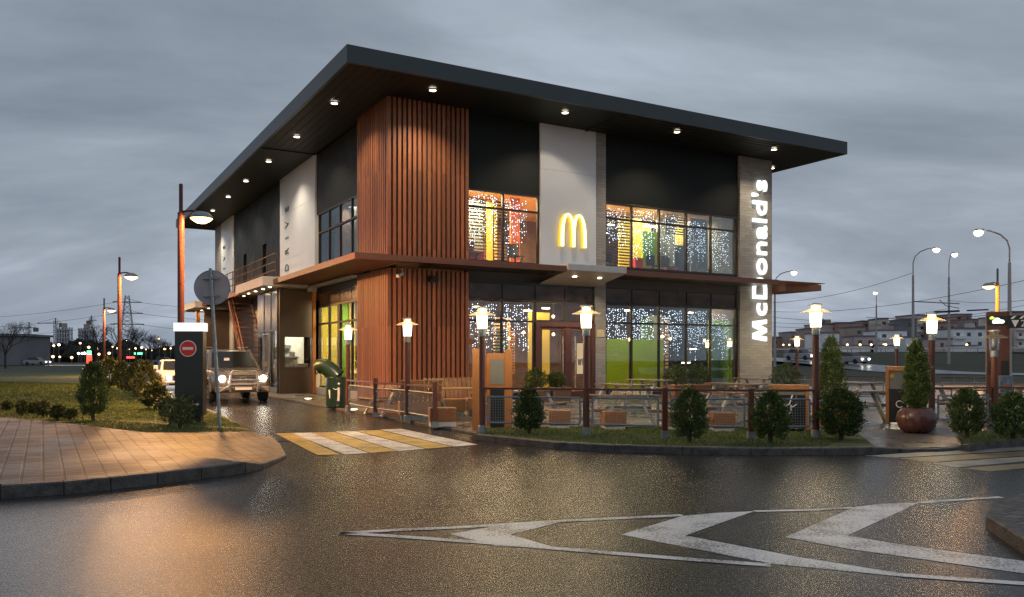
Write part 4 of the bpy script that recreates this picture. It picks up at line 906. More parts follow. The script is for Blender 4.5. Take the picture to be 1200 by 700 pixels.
t = thing('menu_board', 'tall orange wooden board pair holding a dark menu panel beside the corner lamp', 'board', (*G(577,504,PZ),PZ), .0)
MB().box(-.42,-.14,-.05,.05,.0,1.72).build('side_board', M['orange'], t, bevel=.006); MB().box(.26,.42,.20,.28,0,1.70).build('side_board', M['orange'], t, bevel=.006)
MB().box(-.13,.26,.18,.22,.05,1.62).build('backing', M['orange'], t); MB().box(-.05,.24,.165,.18,.95,1.5).build('menu_panel', M['grey'], t)
MB().box(-.05,.25,.165,.179,.02,.85).build('lower_panel', M['black'], t)
# ---- green swing bin
bx, by = G(393.5,478,PZ)
t = thing('litter_bin', 'dark green litter bin with a curved funnel mouth beside the wall', 'litter bin', (bx,by,PZ), ANG*.0)
MB().lathe([(.27,0),(.30,.05),(.30,.92),(.285,.94)],24).build('drum', M['green'], t, smooth=False)
mb = MB(); pts=[]; rr=[]
for i in range(11):
    a = i/10; pts.append((.02-.60*a**1.0, -.0, .92+.42*math.sin(math.pi*.62*min(1,a*1.0)) - .10*a)); rr.append(.28-.10*a+.04*a*a)
mb.tube(pts, rr, 20, cap=False); mb.build('funnel', M['green'], t, smooth=True)
MB().tube([(pts[-1][0]-.0+.0,.19*math.cos(a),pts[-1][2]+.19*math.sin(a)) for a in [i*2*math.pi/16 for i in range(17)]], .02, 6, False).build('rim', M['blackplastic'], t)
k = MB(); fy = -.306
k.prism([(-.13,.30),(-.05,.30),(-.02,.55),(-.16,.55)],0,.006)
q = k.build('cup_marking', M['whitemark'], t); q.rotation_euler = (R(90),0,0); q.location = (0,-.27,0)
k = MB().tube([(.14,fy+.03,.22),(.15,fy+.03,.42),(.15,fy+.03,.62)],.035,6).lathe([(.001,-.045),(.045,0),(.001,.045)],8,(.15,fy+.03,.73),cap=False).tube([(.15,fy+.03,.60),(.06,fy+.02,.56),(-.02,fy+.01,.60)],.014,5)
k.build('figure_marking', M['whitemark'], t)
# ---- recessed ground lamps
for px,py,lb_ in ((361,468,'round lit ground lamp in the paving near the brown booth'),(414,481,'round lit ground lamp at the foot of the lane fence lamp'),):
    x_, y_ = G(px,py,PZ)
    t = thing('ground_lamp', lb_, 'lamp', (x_,y_,PZ), 0, 'round ground lamps'); MB().lathe([(.15,0),(.15,.02),(.12,.024)],18).build('ring', M['steel'], t); MB().lathe([(.118,.022),(.118,.03)],18).build('lens', M['soffitlamp'], t)
x_, y_ = G(713,485.5,PZ)
# ---- shrubs
def cone_leaves(n, h, r, prof, leaf=(.05,.014), up=.8, shell=.55, bumps=5):
    """small upright leaf sprays spread through a crown of profile prof(t)->radius factor"""
    t = rng.random(n); ph = rng.random(n)*6.283; rad = np.array([prof(x) for x in t])
    f1,f2,f3 = rng.random(3)*6.28
    lump = 1 + .16*np.sin(ph*bumps+t*9+f1) + .13*np.sin(ph*3-t*15+f2) + .09*np.sin(ph*9+t*29+f3)
    rr = r*rad*lump*(shell+(1-shell)*rng.random(n)**.45)*(1+rng.normal(0,.09,n)*(1+1.2*(rng.random(n)<.12)))
    P = np.stack([rr*np.cos(ph), rr*np.sin(ph), t*h*(1+rng.normal(0,.03,n))+.05*h*np.sin(ph*2+f1)],1)
    k_ = 6.283/max(.16, r*.75); g1,g2,g3 = rng.random(3)*6.28
    hole = np.sin(P[:,0]*k_+g1)*np.sin(P[:,1]*k_+g2)+.6*np.sin(P[:,2]*k_*.8+g3)
    keep = (hole > -.55) | (rng.random(n) < .18); P = P[keep]; ph = ph[keep]; t = t[keep]; n = len(P)
    d = np.stack([np.cos(ph)*.7, np.sin(ph)*.7, np.full(n,up)],1) + rng.normal(0,.45,(n,3)); d /= np.linalg.norm(d,axis=1)[:,None]
    s = np.cross(d, rng.normal(0,1,(n,3))); s /= np.linalg.norm(s,axis=1)[:,None]
    L_ = leaf[0]*(.6+.8*rng.random(n))[:,None]; w_ = leaf[1]*(.6+.8*rng.random(n))[:,None]
    V = np.stack([P, P+d*L_*.5+s*w_, P+d*L_, P+d*L_*.5-s*w_],1).reshape(-1,3)
    return V
def quadmesh(name, V, mt, parent):
    nq = len(V)//4; me = bpy.data.meshes.new(name); me.vertices.add(4*nq); me.vertices.foreach_set('co', V.ravel()); me.loops.add(4*nq); me.loops.foreach_set('vertex_index', np.arange(4*nq,dtype=np.int32))
    me.polygons.add(nq); me.polygons.foreach_set('loop_start', np.arange(0,4*nq,4,dtype=np.int32)); me.update(calc_edges=True); me.materials.append(mt)
    o = bpy.data.objects.new(name, me); col.objects.link(o); o.parent = parent; return o
def shrub(name, label, loc, h, r, kind='round', mt=None, n=5200, cat='shrub', group=None, leaf=(.05,.013)):
    t = thing(name, label, cat, loc, random.uniform(0,6), group)
    if kind == 'round': prof = lambda x: max(.02, math.sin(math.pi*min(1,.16+.80*x))**.55*(1 if x<.75 else 1-.35*((x-.75)/.25)**2)) if x < 1 else .1
    elif kind == 'egg': prof = lambda x: max(.03, (1-x)**.45*min(1,.55+1.5*x))
    elif kind == 'column': prof = lambda x: max(.03, (1-x**2.6)**.6*min(1,.75+1.2*x))
    else: prof = lambda x: .5+.5*math.sin(x*2.4+.4)
    z0 = .0 if kind == 'column' else .13*h
    V = cone_leaves(n, h-z0, r, prof, leaf, .8 if kind != 'loose' else .3, .45 if kind != 'loose' else .1); V[:,2] += z0
    sp = []
    for _ in range(int(14+n/260)):
        a = random.uniform(0,6.28); tz = random.uniform(.2,1.0); rr0 = r*prof(min(.97,tz)); L0 = random.uniform(.10,.26)*max(r,.2)/.3*.6; d0 = np.array([math.cos(a)*.6,math.sin(a)*.6,random.uniform(.3,1.3)]); d0 /= np.linalg.norm(d0)
        p0 = np.array([rr0*.9*math.cos(a), rr0*.9*math.sin(a), z0+tz*(h-z0)*.97]); m_ = 26
        q = p0 + d0*np.linspace(0,L0,m_)[:,None] + rng.normal(0,.008,(m_,3)); dd = d0+rng.normal(0,.5,(m_,3)); dd /= np.linalg.norm(dd,axis=1)[:,None]; ss = np.cross(dd, rng.normal(0,1,(m_,3))); ss /= np.linalg.norm(ss,axis=1)[:,None]
        lf = leaf[0]*.7; wf = leaf[1]*.8; sp.append(np.stack([q,q+dd*lf*.5+ss*wf,q+dd*lf,q+dd*lf*.5-ss*wf],1).reshape(-1,3))
    V = np.concatenate([V]+sp)
    quadmesh('foliage', V, mt or M['leaf'], t)
    mb = MB()
    for i in range(7):
        a = i*.9; mb.tube([(.02*math.cos(a),.02*math.sin(a),-.02),(.05*math.cos(a)*r/.35,.05*math.sin(a)*r/.35,h*.25),(r*.55*math.cos(a),r*.55*math.sin(a),h*.6)],[.014,.011,.005],5)
    mb.build('stem', M['bark'], t)
    return t
SG = 'clipped thuja shrubs along the front kerb'
shrub('thuja_shrub','leftmost thuja on the front kerb strip, between corner lamp and entrance lamp',(*G(620,509,.1),.1),.88,.31,'egg',n=7500,group=SG)
shrub('thuja_shrub','thuja behind the front kerb just right of the short brown post, below the green film',(*G(808,519,.1),.1),.90,.27,'round',n=6000,group=SG)
shrub('thuja_shrub','thuja behind the front kerb below the lettered brick pier',(*G(903,520,.1),.1),.86,.27,'round',n=6000,group=SG)
shrub('thuja_shrub','widest and densest thuja, at the right end of the long planting strip',(*G(986,516,.1),.1),.88,.33,'round',n=8500,group=SG)
shrub('thuja_shrub','thuja in the right planting strip between the round pot and the menu totem',(*G(1133,514,.1),.1),.86,.26,'round',n=6000,group=SG)
shrub('thuja_shrub','thuja at the right picture edge under the height bar',(*G(1187,516,.1),.1),.82,.30,'round',n=6500,group=SG)
shrub('columnar_thuja','tall pointed yellow-green thuja behind the walkway lamp',(W(974,18.0),18.0,.35),1.58,.26,'column',n=9000,cat='shrub')
t = thing('wooden_planter','orange wooden box planter holding the tall pointed thuja','planter',(W(974,18.0),18.0,PZ),.1)
MB().box(-.3,.3,-.3,-.26,.05,.45).box(-.3,.3,.26,.3,.05,.45).box(-.3,-.26,-.26,.26,.05,.45).box(.26,.3,-.26,.26,.05,.45).build('box_sides', M['orange'], t); MB().box(-.26,.26,-.26,.26,.05,.4).build('soil', M['bark'], t)
px_, py_ = W(1074,16.7), 16.7
t = thing('plant_pot','big round brown glazed pot on the walkway','pot',(px_,py_,PZ),0)
MB().lathe([(.20,0),(.30,.05),(.36,.16),(.385,.28),(.36,.40),(.30,.48),(.285,.50)],32).build('bowl', M['pot'], t, smooth=True); MB().lathe([(.26,.49),(.26,.505)],20).build('soil', M['bark'], t)
shrub('columnar_thuja','dense columnar thuja growing in the round brown pot',(px_,py_,PZ+.50),1.30,.225,'column',n=9500)
shrub('thuja_shrub','dark egg-shaped thuja alone on the left lawn',(*G(109,493,.13),.13),1.28,.35,'egg',n=8500,group='thujas on the left lawn')
small = [(8,481,.20,.14,'small low shrub at the left picture edge'),(26,487,.30,.13,'small upright shrub, second from the left along the left paving'),(38,485,.22,.13,'small shrub, third from the left along the left paving'),(50,489,.33,.16,'taller small shrub, fourth from the left along the left paving'),(67,492,.27,.17,'fifth small shrub along the left paving'),(82,492,.20,.15,'last small shrub before the dark egg-shaped thuja')]
for px,py,h_,r_,lb_ in small: shrub('low_shrub',lb_,(*G(px,py,.13),.13),h_*1.15,r_*.85,'round',M['leaf2'],1500,group='low shrubs along the left paving',leaf=(.045,.016))
shrub('leafy_shrub','loose leafy shrub at the foot of the no-entry totem',(*G(211,502,.13),.13),.62,.28,'loose',M['leaf2'],1000,group='loose shrubs by the totem',leaf=(.06,.02))
shrub('leafy_shrub','loose leafy shrub left of the no-entry totem',(*G(200,497,.13),.13),.58,.26,'loose',M['leaf2'],800,group='loose shrubs by the totem',leaf=(.06,.02))
row = [(128,456,1.35,.55,'faint brownish'),(143,457,1.2,.42,'dark rounded'),(157,463,1.15,.42,'greyish rounded'),(171,470,1.25,.5,'lit'),(182,480,.7,.4,'low ragged')]
for px,py,h_,r_,lb_ in row: shrub('garden_shrub',lb_+' shrub in the row behind the dark egg-shaped thuja',(*G(px,py,.13),.13),h_,r_,'egg',M['leaf2'],4200,group='shrub row on the left lawn',leaf=(.07,.022))
for px,Y_,r_,lb_ in ((628,27.6,.36,'dark round shrub under the window left of the entrance'),(652,28.0,.30,'second dark round shrub beside the entrance'),(792,30.5,.40,'dark round shrub under the middle of the wide window'),(817,31,.42,'dark round shrub under the right part of the wide window'),(922,27,.45,'round dark shrub on the far patio edge beside the lettered pier')):
    t = thing('wooden_planter','box planter of the '+lb_,'planter',(W(px,Y_),Y_,PZ),ANG,'box planters along the facade'); MB().box(-.36,.36,-.36,.36,0,.46).build('box', M['stool'], t, bevel=.01); MB().box(-.38,.38,-.38,.38,.46,.5).build('rim', M['furn'], t)
    shrub('ball_shrub',lb_,(W(px,Y_),Y_,PZ+.42),r_*1.9,r_*.95,'round',M['leaf'],3200,group='ball shrubs in box planters')
# ---- round sign seen from behind
sx_, sy_ = G(258,503,.11)
t = thing('round_road_sign','back of a round grey road sign on a leaning grey pole','road sign',(sx_,sy_,.09),0)
tp = (-.20,0,3.32); MB().tube([(0,0,0),tp],.035,10).build('pole', M['galv'], t)
dc = Vector((-.185,-.06,2.93)); disc = MB().lathe([(.36,-.006),(.36,.006)],40).build('disc', mat('sign_back',(.36,.33,.34),.5,var=.1,nscale=3), t); disc.location = dc+Vector((0,-.0,0)); disc.rotation_euler = (R(90),0,R(8))
MB().lathe([(.362,-.012),(.362,.012),(.35,.012),(.35,-.012)],40,cap=False).build('rim', M['galv'], t); rim_ = [c for c in t.children if c.name.startswith('rim')][0]; rim_.location = dc; rim_.rotation_euler = (R(90),0,R(8))
disc.location.y += .12; rim_.location.y += .12
for zz_ in (2.76,3.12): MB().box(-.185-.17,-.185+.17,-.02,.03,zz_-.02,zz_+.02).build('bracket', M['galv'], t)
# ---- no-entry totem
tx, ty = G(223,494,.13)
t = thing('no_entry_totem','dark green totem with a round no-entry sign and a glowing white top','totem',(tx,ty,.12),R(4))
MB().box(-.30,.32,-.14,.14,.16,2.05).build('body', M['totem'], t, bevel=.006); MB().box(-.22,.26,-.10,.10,0,.16).build('foot', M['black'], t)
MB().box(-.32,.34,-.16,.16,2.05,2.24).build('light_band', M['whiteglow'], t)
rs = MB().lathe([(.185,0),(.185,.01)],36).build('sign_rim', M['whitemark'], t); rs.location = (0,-.15,1.66); rs.rotation_euler = (R(90),0,0)
rs2 = MB().lathe([(.165,0),(.165,.004)],36).build('sign_disc', M['redmark'], t); rs2.location = (0,-.161,1.66); rs2.rotation_euler = (R(90),0,0)
MB().box(-.115,.115,-.170,-.166,1.63,1.69).build('white_bar', M['whitemark'], t)
MB().box(.08,.24,-.145,-.141,.40,.415).box(.20,.21,-.146,-.142,.37,.44).build('small_arrow', M['whitemark'], t)
# ---- street lamps with dome heads
def street_lamp(label, x, y, z, h=6.1, arm=.55, mt=None, hz=None, power=None):
    t = thing('street_lamp', label, 'street lamp', (x,y,z), 0, 'tall street lamps with dome heads')
    hz = hz or h-.85
    MB().lathe([(.10,0),(.10,.5),(.085,.55),(.085,hz+.1)],14).build('pole', mt or M['lampred'], t)
    MB().lathe([(.05,hz+.1),(.05,h),(.03,h+.02)],12).build('pole_tip', M['lampred'] if mt is None else M['grey'], t)
    MB().tube([(0,0,hz+.12),(arm*.5,0,hz+.15),(arm,0,hz+.10)],.03,8).build('arm', mt or M['lampred'], t)
    MB().lathe([(.30,hz-.06),(.28,hz+.02),(.18,hz+.10),(.05,hz+.13)],24,(arm,0,0)).build('dome', M['galv'], t, smooth=True)
    MB().lathe([(.001,hz-.20),(.12,hz-.18),(.22,hz-.12),(.28,hz-.065)],24,(arm,0,0),cap=False).build('lens', power or M['sod_l'], t, smooth=True)
    return t
M['sod_l'].node_tree.nodes['Emission'].inputs[1].default_value = 1150
street_lamp('nearest tall brown street lamp glowing orange beside the building', W(212,21.9),21.9,.1)
street_lamp('middle tall street lamp on the left lawn', W(140,38),38,.1)
street_lamp('far street lamp, left of the two red poles on the left lawn', W(122,62),62,.0,6.0, power=emis('far_lens',(1,.56,.2),900))
street_lamp('yellow-lit street lamp rising behind the menu totem', W(1169,42),42,.0,6.1,-.45,mat('yellow_lit_pole',(.50,.26,.05),.5))  # brown pole; the lamp's yellow light is put into its base colour
# ---- menu totem with height bar
t = thing('menu_totem','brown drive-in totem with a glowing car symbol, right of the last patio lamp','totem',(W(1169,19.6),19.6,PZ),-.45)
MB().box(-.24,.24,-.10,.10,0,2.62).build('body', M['post'], t, bevel=.006); MB().box(-.22,.24,-.112,-.10,2.28,2.52).build('screen', M['black'], t)
cg = emis('car_symbol', (.9,1,.8), 1.6)
k = MB().prism([(-.12,0),(.10,0),(.13,.04),(.10,.08),(.05,.085),(.0,.13),(-.06,.13),(-.10,.08),(-.13,.06)],0,.004); q = k.build('car_symbol', cg, t); q.rotation_euler = (R(90),0,0); q.location = (.01,-.113,2.34)
MB().lathe([(.001,0),(.03,0),(.03,.004)],12).build('car_symbol_wheel', M['black'], t).location = (0,0,0)
for c_ in list(t.children):
    if c_.name.startswith('car_symbol_wheel'): bpy.data.objects.remove(c_)
k = MB().prism([(-.20,.10),(-.12,.10),(-.10,.14),(-.15,.17),(-.20,.15)],0,.004); q = k.build('leaf_symbol', emis('leaf_symbol',(.55,.9,.1),1.2), t); q.rotation_euler = (R(90),0,0); q.location = (.03,-.114,2.34)
MB().box(-.20,-.04,-.112,-.10,1.1,1.45).build('speaker_grille', M['black'], t); MB().box(.06,.22,-.112,-.10,1.1,1.45).build('card_panel', M['black'], t)
t = thing('height_bar','black height limit bar with white stripes reading 2.80','height bar',(W(1181,19.4),19.4,2.27),-.30)
MB().box(0,2.6,-.05,.05,0,.30).build('bar', M['black'], t)
for i in range(14): 
    q = MB().prism([(.04+i*.18,.22),(.10+i*.18,.22),(.17+i*.18,.29),(.11+i*.18,.29)],0,.004).build('stripe', M['whitemark'], t); q.rotation_euler=(R(90),0,0); q.location=(0,-.052,0)
q = MB().prism([(.06,.19),(.22,.19),(.14,.02)],0,.004).build('triangle', M['whitemark'], t); q.rotation_euler=(R(90),0,0); q.location=(0,-.052,0)
letters('2.80', t, M['whitemark'], None, .15, .36, 0, .004, (.26,-.055,.04), (R(90),0,0), 'digit')
MB().box(2.5,2.62,-.06,.06,-2.2,0).build('bar_post', M['post'], t)
t = thing('poster_stand','small framed food poster on a stand behind the shrub at the right edge','poster',(W(1178,18.6),18.6,PZ),0)
MB().box(-.14,.16,-.02,.02,.72,1.12).build('frame', M['galv'], t); MB().box(-.12,.14,-.025,-.02,.74,1.10).build('poster', mat('poster_print',(.04,.06,.09),.3,c2=(.2,.24,.3),nscale=9), t); MB().box(-.06,.08,-.03,-.025,.86,.93).build('orange_print', M['orange'], t)
MB().box(-.01,.03,-.01,.01,0,.72).build('stand', M['galv'], t)
# ---- cars
def car(label, loc, rz, paint, kind='suv', group=None, lit=True, name='car', beams=False):
    t = thing(name, label, 'car', loc, rz, group)
    if kind == 'suv': L_,Wd,zb,zh,zbelt,zr,wr = 4.75,.96,.38,1.12,1.18,1.84,.39
    else: L_,Wd,zb,zh,zbelt,zr,wr = 4.3,.86,.22,.86,.92,1.44,.31
    h = L_/2
    # lower body: stations (y, half width, z bottom, z top)
    S = [(-h,Wd*.80,zb+.12,zh-.30),(-h+.06,Wd*.90,zb+.03,zh-.20),(-h+.22,Wd*.97,zb,zh-.10),(-h+.55,Wd,zb,zh-.03),(-h+1.25,Wd,zb,zh+.03),(-h+1.45,Wd,zb,zbelt),(h-.9,Wd,zb,zbelt+.02),(h-.2,Wd*.97,zb+.03,zbelt),(h,Wd*.9,zb+.15,zbelt-.12)]
    v=[]; f=[]
    for y,w_,a,b in S:
        m_ = a+(b-a)*.55
        v += [(-w_*.90,y,a),(-w_,y,a+.12),(-w_,y,m_),(-w_*.985,y,b-.10),(-w_*.90,y,b-.02),(-w_*.45,y,b+.02),(w_*.45,y,b+.02),(w_*.90,y,b-.02),(w_*.985,y,b-.10),(w_,y,m_),(w_,y,a+.12),(w_*.90,y,a)]
    n_=12
    for i in range(len(S)-1):
        for k in range(n_): f.append((i*n_+k,i*n_+(k+1)%n_,(i+1)*n_+(k+1)%n_,(i+1)*n_+k))
    f.append(tuple(range(n_-1,-1,-1))); f.append(tuple((len(S)-1)*n_+k for k in range(n_)))
    MB().add(v,f).build('body', paint, t, bevel=.02, smooth=True)
    c0,c1 = -h+1.35, h-.12 if kind=='suv' else h-.65; r0,r1 = c0+.75, c1-.25 if kind=='suv' else c1-.75
    wb,wt = Wd*.93, Wd*.76; z0=zbelt-.03
    MB().add([(-wb,c0,z0),(wb,c0,z0),(wb,c1,z0),(-wb,c1,z0),(-wt,r0,zr-.03),(wt,r0,zr-.03),(wt,r1,zr-.03),(-wt,r1,zr-.03),(-wt*.9,r0+.12,zr),(wt*.9,r0+.12,zr),(wt*.9,r1-.1,zr),(-wt*.9,r1-.1,zr)],
        [(0,1,5,4),(1,2,6,5),(2,3,7,6),(3,0,4,7),(4,5,9,8),(5,6,10,9),(6,7,11,10),(7,4,8,11),(8,9,10,11)]).build('cabin', paint, t, bevel=.03, smooth=True)
    def lerp(a,b,s): return tuple(a[i]+(b[i]-a[i])*s for i in range(3))
    A,Bq,C_,D_ = (-wb,c0,z0),(wb,c0,z0),(wt,r0,zr-.03),(-wt,r0,zr-.03)
    def inset(A,B_,C,D,s0,s1,t0,t1,off):
        bot=lerp(A,B_,s0),lerp(A,B_,s1); top=lerp(D,C,s0),lerp(D,C,s1)
        q=[lerp(bot[0],top[0],t0),lerp(bot[1],top[1],t0),lerp(bot[1],top[1],t1),lerp(bot[0],top[0],t1)]
        return [tuple(p[i]+off[i] for i in range(3)) for p in q]
    MB().add(inset(A,Bq,C_,D_,.06,.94,.08,.92,(0,-.014,.010)),[(0,1,2,3)]).build('windscreen', M['carglass'], t)
    for s in (-1,1):
        a=(s*wb,c0,z0); b=(s*wb,c1,z0); c=(s*wt,r1,zr-.03); d_=(s*wt,r0,zr-.03)
        MB().add(inset(a,b,c,d_,.10,.46,.12,.88,(s*.012,0,.004)),[(0,1,2,3)]).build('side_window', M['carglass'], t)
        MB().add(inset(a,b,c,d_,.50,.93,.12,.88,(s*.012,0,.004)),[(0,1,2,3)]).build('side_window', M['carglass'], t)
        m_=MB().box(s*(Wd+.13)-.10,s*(Wd+.13)+.10,c0+.22,c0+.34,zbelt+.02,zbelt+.24); m_.build('wing_mirror', paint, t, bevel=.03)
    q_=[((-wb,c1,z0)),(wb,c1,z0),(wt,r1,zr-.03),(-wt,r1,zr-.03)]
    MB().add(inset(*q_,.1,.9,.15,.9,(0,.012,.006)),[(0,1,2,3)]).build('rear_window', M['carglass'], t)
    for s in (-1,1):
        for y in (-h+.92,h-.95):
            wh = MB().lathe([(wr*.62,-.11),(wr*.9,-.115),(wr,-.07),(wr,.07),(wr*.9,.115),(wr*.62,.11)],28,cap=True).build('tyre', M['tyre'], t, smooth=False); wh.location=(s*(Wd-.10),y,wr); wh.rotation_euler=(0,R(90),0)
            ri = MB().lathe([(.05,.0),(wr*.3,.012),(wr*.58,.0),(wr*.62,.012)],24).build('rim', M['rim'], wh); ri.location=(0,0,s*.115)
            ar_=MB().tube([(s*(Wd-.005),y+(wr+.06)*math.cos(a),wr+(wr+.06)*math.sin(a)) for a in [math.pi*i/12 for i in range(13)]],.045,6); ar_.build('wheel_arch', M['blackplastic'] if kind!='suv' else paint, t)
            ww=MB().lathe([(wr+.05,-.02),(wr+.05,.02)],24).build('wheel_well', M['blackplastic'], t); ww.location=(s*(Wd-.012),y,wr); ww.rotation_euler=(0,R(90),0)
    for s in (-1,1):
        MB().box(s*Wd*.70-.15,s*Wd*.70+.15,-h-.015,-h+.12,zh-.36,zh-.18).build('lamp_housing', M['steel'], t, bevel=.03)
        o_=MB().lathe([(.001,0),(.115,0),(.115,.01)],16).build('headlight', (M['headlight'] if lit else M['rim']), t); o_.location=(s*Wd*.70,-h-.02,zh-.27); o_.rotation_euler=(R(90),0,0)
        if beams: light('headlight_beam','SPOT',(s*Wd*.70,-h-.06,zh-.27),beams,(1,.84,.62),t,.07,75,.9,(R(78),0,0)); 
    MB().box(-.42,.42,-h-.012,-h+.05,zh-.40,zh-.16).build('grille', M['blackplastic'], t)
    if kind=='suv': 
        g=MB(); 
        for i in range(4): g.box(-.38,.38,-h-.03,-h-.012,zh-.38+i*.055,zh-.372+i*.055)
        g.build('grille_bar', M['rim'], t)
        MB().tube([(.09*math.cos(a)*1.2,-h-.035,zh-.27+.05*math.sin(a)) for a in [i*2*math.pi/16 for i in range(17)]],.012,5,False).build('badge', M['rim'], t)
    MB().box(-Wd*.93,Wd*.93,-h-.06,-h+.10,zb,zb+.20).build('bumper', paint if kind!='suv' else M['muddy'], t, bevel=.04)
    MB().box(-.27,.27,-h-.13,-h-.10,zb+.09,zb+.20).build('number_plate', M['whitemark'], t)
    MB().box(-.6,.6,-h-.064,-h-.05,zb+.02,zb+.10).build('lower_intake', M['blackplastic'], t)
    for s in (-1,1): MB().box(s*.78-.10,s*.78+.10,h-.03,h+.01,zbelt-.45,zbelt-.2).build('tail_light', M['redmark'], t)
    return t
M['muddy'] = mat('muddy_bumper_paint', (.12,.10,.08), .6, c2=(.22,.18,.14), nscale=9)
silver = mat('champagne_paint', (.20,.17,.14), .25, metal=.55, var=.15, nscale=5, coat=.5)
whitep = mat('white_car_paint', (.62,.62,.62), .25, var=.03, coat=.5)
cx0, cy0 = G(278,472,.0); fw = (math.sin(ANG), -math.cos(ANG))      # the SUV comes down the lane
suv = car('muddy champagne four-wheel-drive car with bull bar and lit headlights coming down the lane', (cx0-fw[0]*1.45, cy0-fw[1]*1.45, .01), ANG, silver, 'suv', beams=260, name='off_road_car')
h = 4.75/2
bbm = MB()
for dx, top in ((.46,1.10),(.42,.94)):
    pts = [(-dx*.95,-h-.16,.42),(-dx,-h-.22,.62),(-dx*.92,-h-.20,top-.06),(-dx*.8,-h-.19,top),(dx*.8,-h-.19,top),(dx*.92,-h-.20,top-.06),(dx,-h-.22,.62),(dx*.95,-h-.16,.42)]
    if dx == .46: bbm.tube(pts,.045,8)
bbm.tube([(-.5,-h-.22,.66),(.5,-h-.22,.66)],.022,8).tube([(-.5,-h-.21,.80),(.5,-h-.21,.80)],.022,8).tube([(-.5,-h-.22,.60),(-.78,-h-.12,.42)],.028,8).tube([(.5,-h-.22,.60),(.78,-h-.12,.42)],.028,8)
bbm.build('bull_bar', M['chrome'], suv)
for s in (-1,1): MB().tube([(s*.62,-.3,1.86),(s*.62,-.2,1.92),(s*.62,1.6,1.92),(s*.62,1.7,1.86)],.02,6).build('roof_rail', M['blackplastic'], suv)
MB().box(-.36,-.18,-.9,-.88,1.40,1.49).build('sticker', M['whitemark'], suv).location = (0,-.12,.05)
wx, wy = BL(-4.0,18.5)
car('white car with dazzling headlight half hidden behind the no-entry totem', (wx,wy,.01), ANG, whitep, 'hatch', beams=160)
# ============================================================ BACKGROUND
def road_strip(name, pts, wd, dz=.06, m=None):
    P = [Vector((x,y,0)) for x,y in pts]; Q=[]
    for i in range(len(P)-1):
        for k in range(8):
            s=k/8; p0=P[max(i-1,0)]; p1=P[i]; p2=P[i+1]; p3=P[min(i+2,len(P)-1)]
            Q.append(.5*((2*p1)+(-p0+p2)*s+(2*p0-5*p1+4*p2-p3)*s*s+(-p0+3*p1-3*p2+p3)*s**3))
    Q.append(P[-1]); vs=[]
    for i,p in enumerate(Q):
        d=(Q[min(i+1,len(Q)-1)]-Q[max(i-1,0)]).normalized(); nn=Vector((-d.y,d.x,0))
        zc = max(TH(*(p+nn*wd/2)[:2]),TH(p.x,p.y),TH(*(p-nn*wd/2)[:2]))+dz
        for s_ in (.5,-.5): q=p+nn*wd*s_; vs.append((q.x,q.y,zc))
    mb=MB(); mb.add(vs,[(2*i,2*i+1,2*i+3,2*i+2) for i in range(len(Q)-1)]); tag(mb.build(name, m or M['farroad']), kind='structure'); return Q, vs
M['farroad'] = mat('far_wet_road', (.07,.07,.075), .3, var=.15, nscale=.3)
Q1, V1 = road_strip('highway', [(110,52),(62,62),(44,76),(39,98),(20,122),(-20,140),(-110,150),(-260,150)], 9)
Q2, V2 = road_strip('upper_road', [(160,104),(110,116),(75,132),(45,152),(15,178),(-30,205)], 10, .08)
# guard rails
def rail(label, V, side, n0, n1, name='guard_rail', m=None):
    pts=[Vector(V[2*i+side])+Vector((0,0,.55)) for i in range(n0,n1)]
    t=thing(name,label,'guard rail',tuple(pts[0]),0); mb=MB()
    for a,b in zip(pts[:-1],pts[1:]): mb.bar(a-pts[0],b-pts[0],.06,.28)
    mb.build('beam', m or M['slab'], t); mb=MB()
    for p in pts: q=p-pts[0]; mb.box(q.x-.06,q.x+.06,q.y-.06,q.y+.06,-.6+q.z,q.z)
    mb.build('rail_post', M['galv'], t)
rail('long pale guard rail along the upper road on the right', V2, 0, 2, 30)
# traffic (its headlights make the bright band on the highway)
hp = mat('traffic_paint', (.3,.3,.32), .3, coat=.4, obj_random=.5)
carlight = emis('far_headlight', (1,.95,.82), 12, False)
def far_car(label):
    t = thing('car', label, 'car', (0,0,0), 0, 'cars in the highway traffic')
    MB().prism([(-2.1,.25),(2.1,.25),(2.15,.7),(1.9,.86),(1.0,.92),(-1.6,.95),(-2.1,.85)],-.85,.85).build('body', hp, t, bevel=.06).rotation_euler = (R(90),0,R(90))
    MB().prism([(-1.55,.9),(1.0,.9),(.35,1.42),(-1.1,1.44)],-.72,.72).build('cabin', M['carglass'], t, bevel=.05).rotation_euler = (R(90),0,R(90))
    for s_ in (-1,1):
        MB().lathe([(.001,-.16),(.14,-.1),(.20,0),(.14,.05),(.001,.06)],10,cap=False).build('headlight', carlight, t, smooth=True).location = (s_*.6,2.12,.62)
        for y_ in (-1.3,1.3):
            q = MB().lathe([(.30,-.1),(.30,.1)],14).build('wheel', M['tyre'], t); q.location = (s_*.78,y_,.30); q.rotation_euler = (0,R(90),0)
    return t
proto = far_car('')
def at_path(Q, V, i, off=0):
    i0 = int(i); p=Q[i0].lerp(Q[i0+1], i-i0); d=(Q[i0+1]-Q[i0]).normalized(); nn=Vector((-d.y,d.x,0)); return (p.x+nn.x*off,p.y+nn.y*off,V[2*i0][2]+(V[2*i0+2][2]-V[2*i0][2])*(i-i0)), math.atan2(d.y,d.x)
first=True
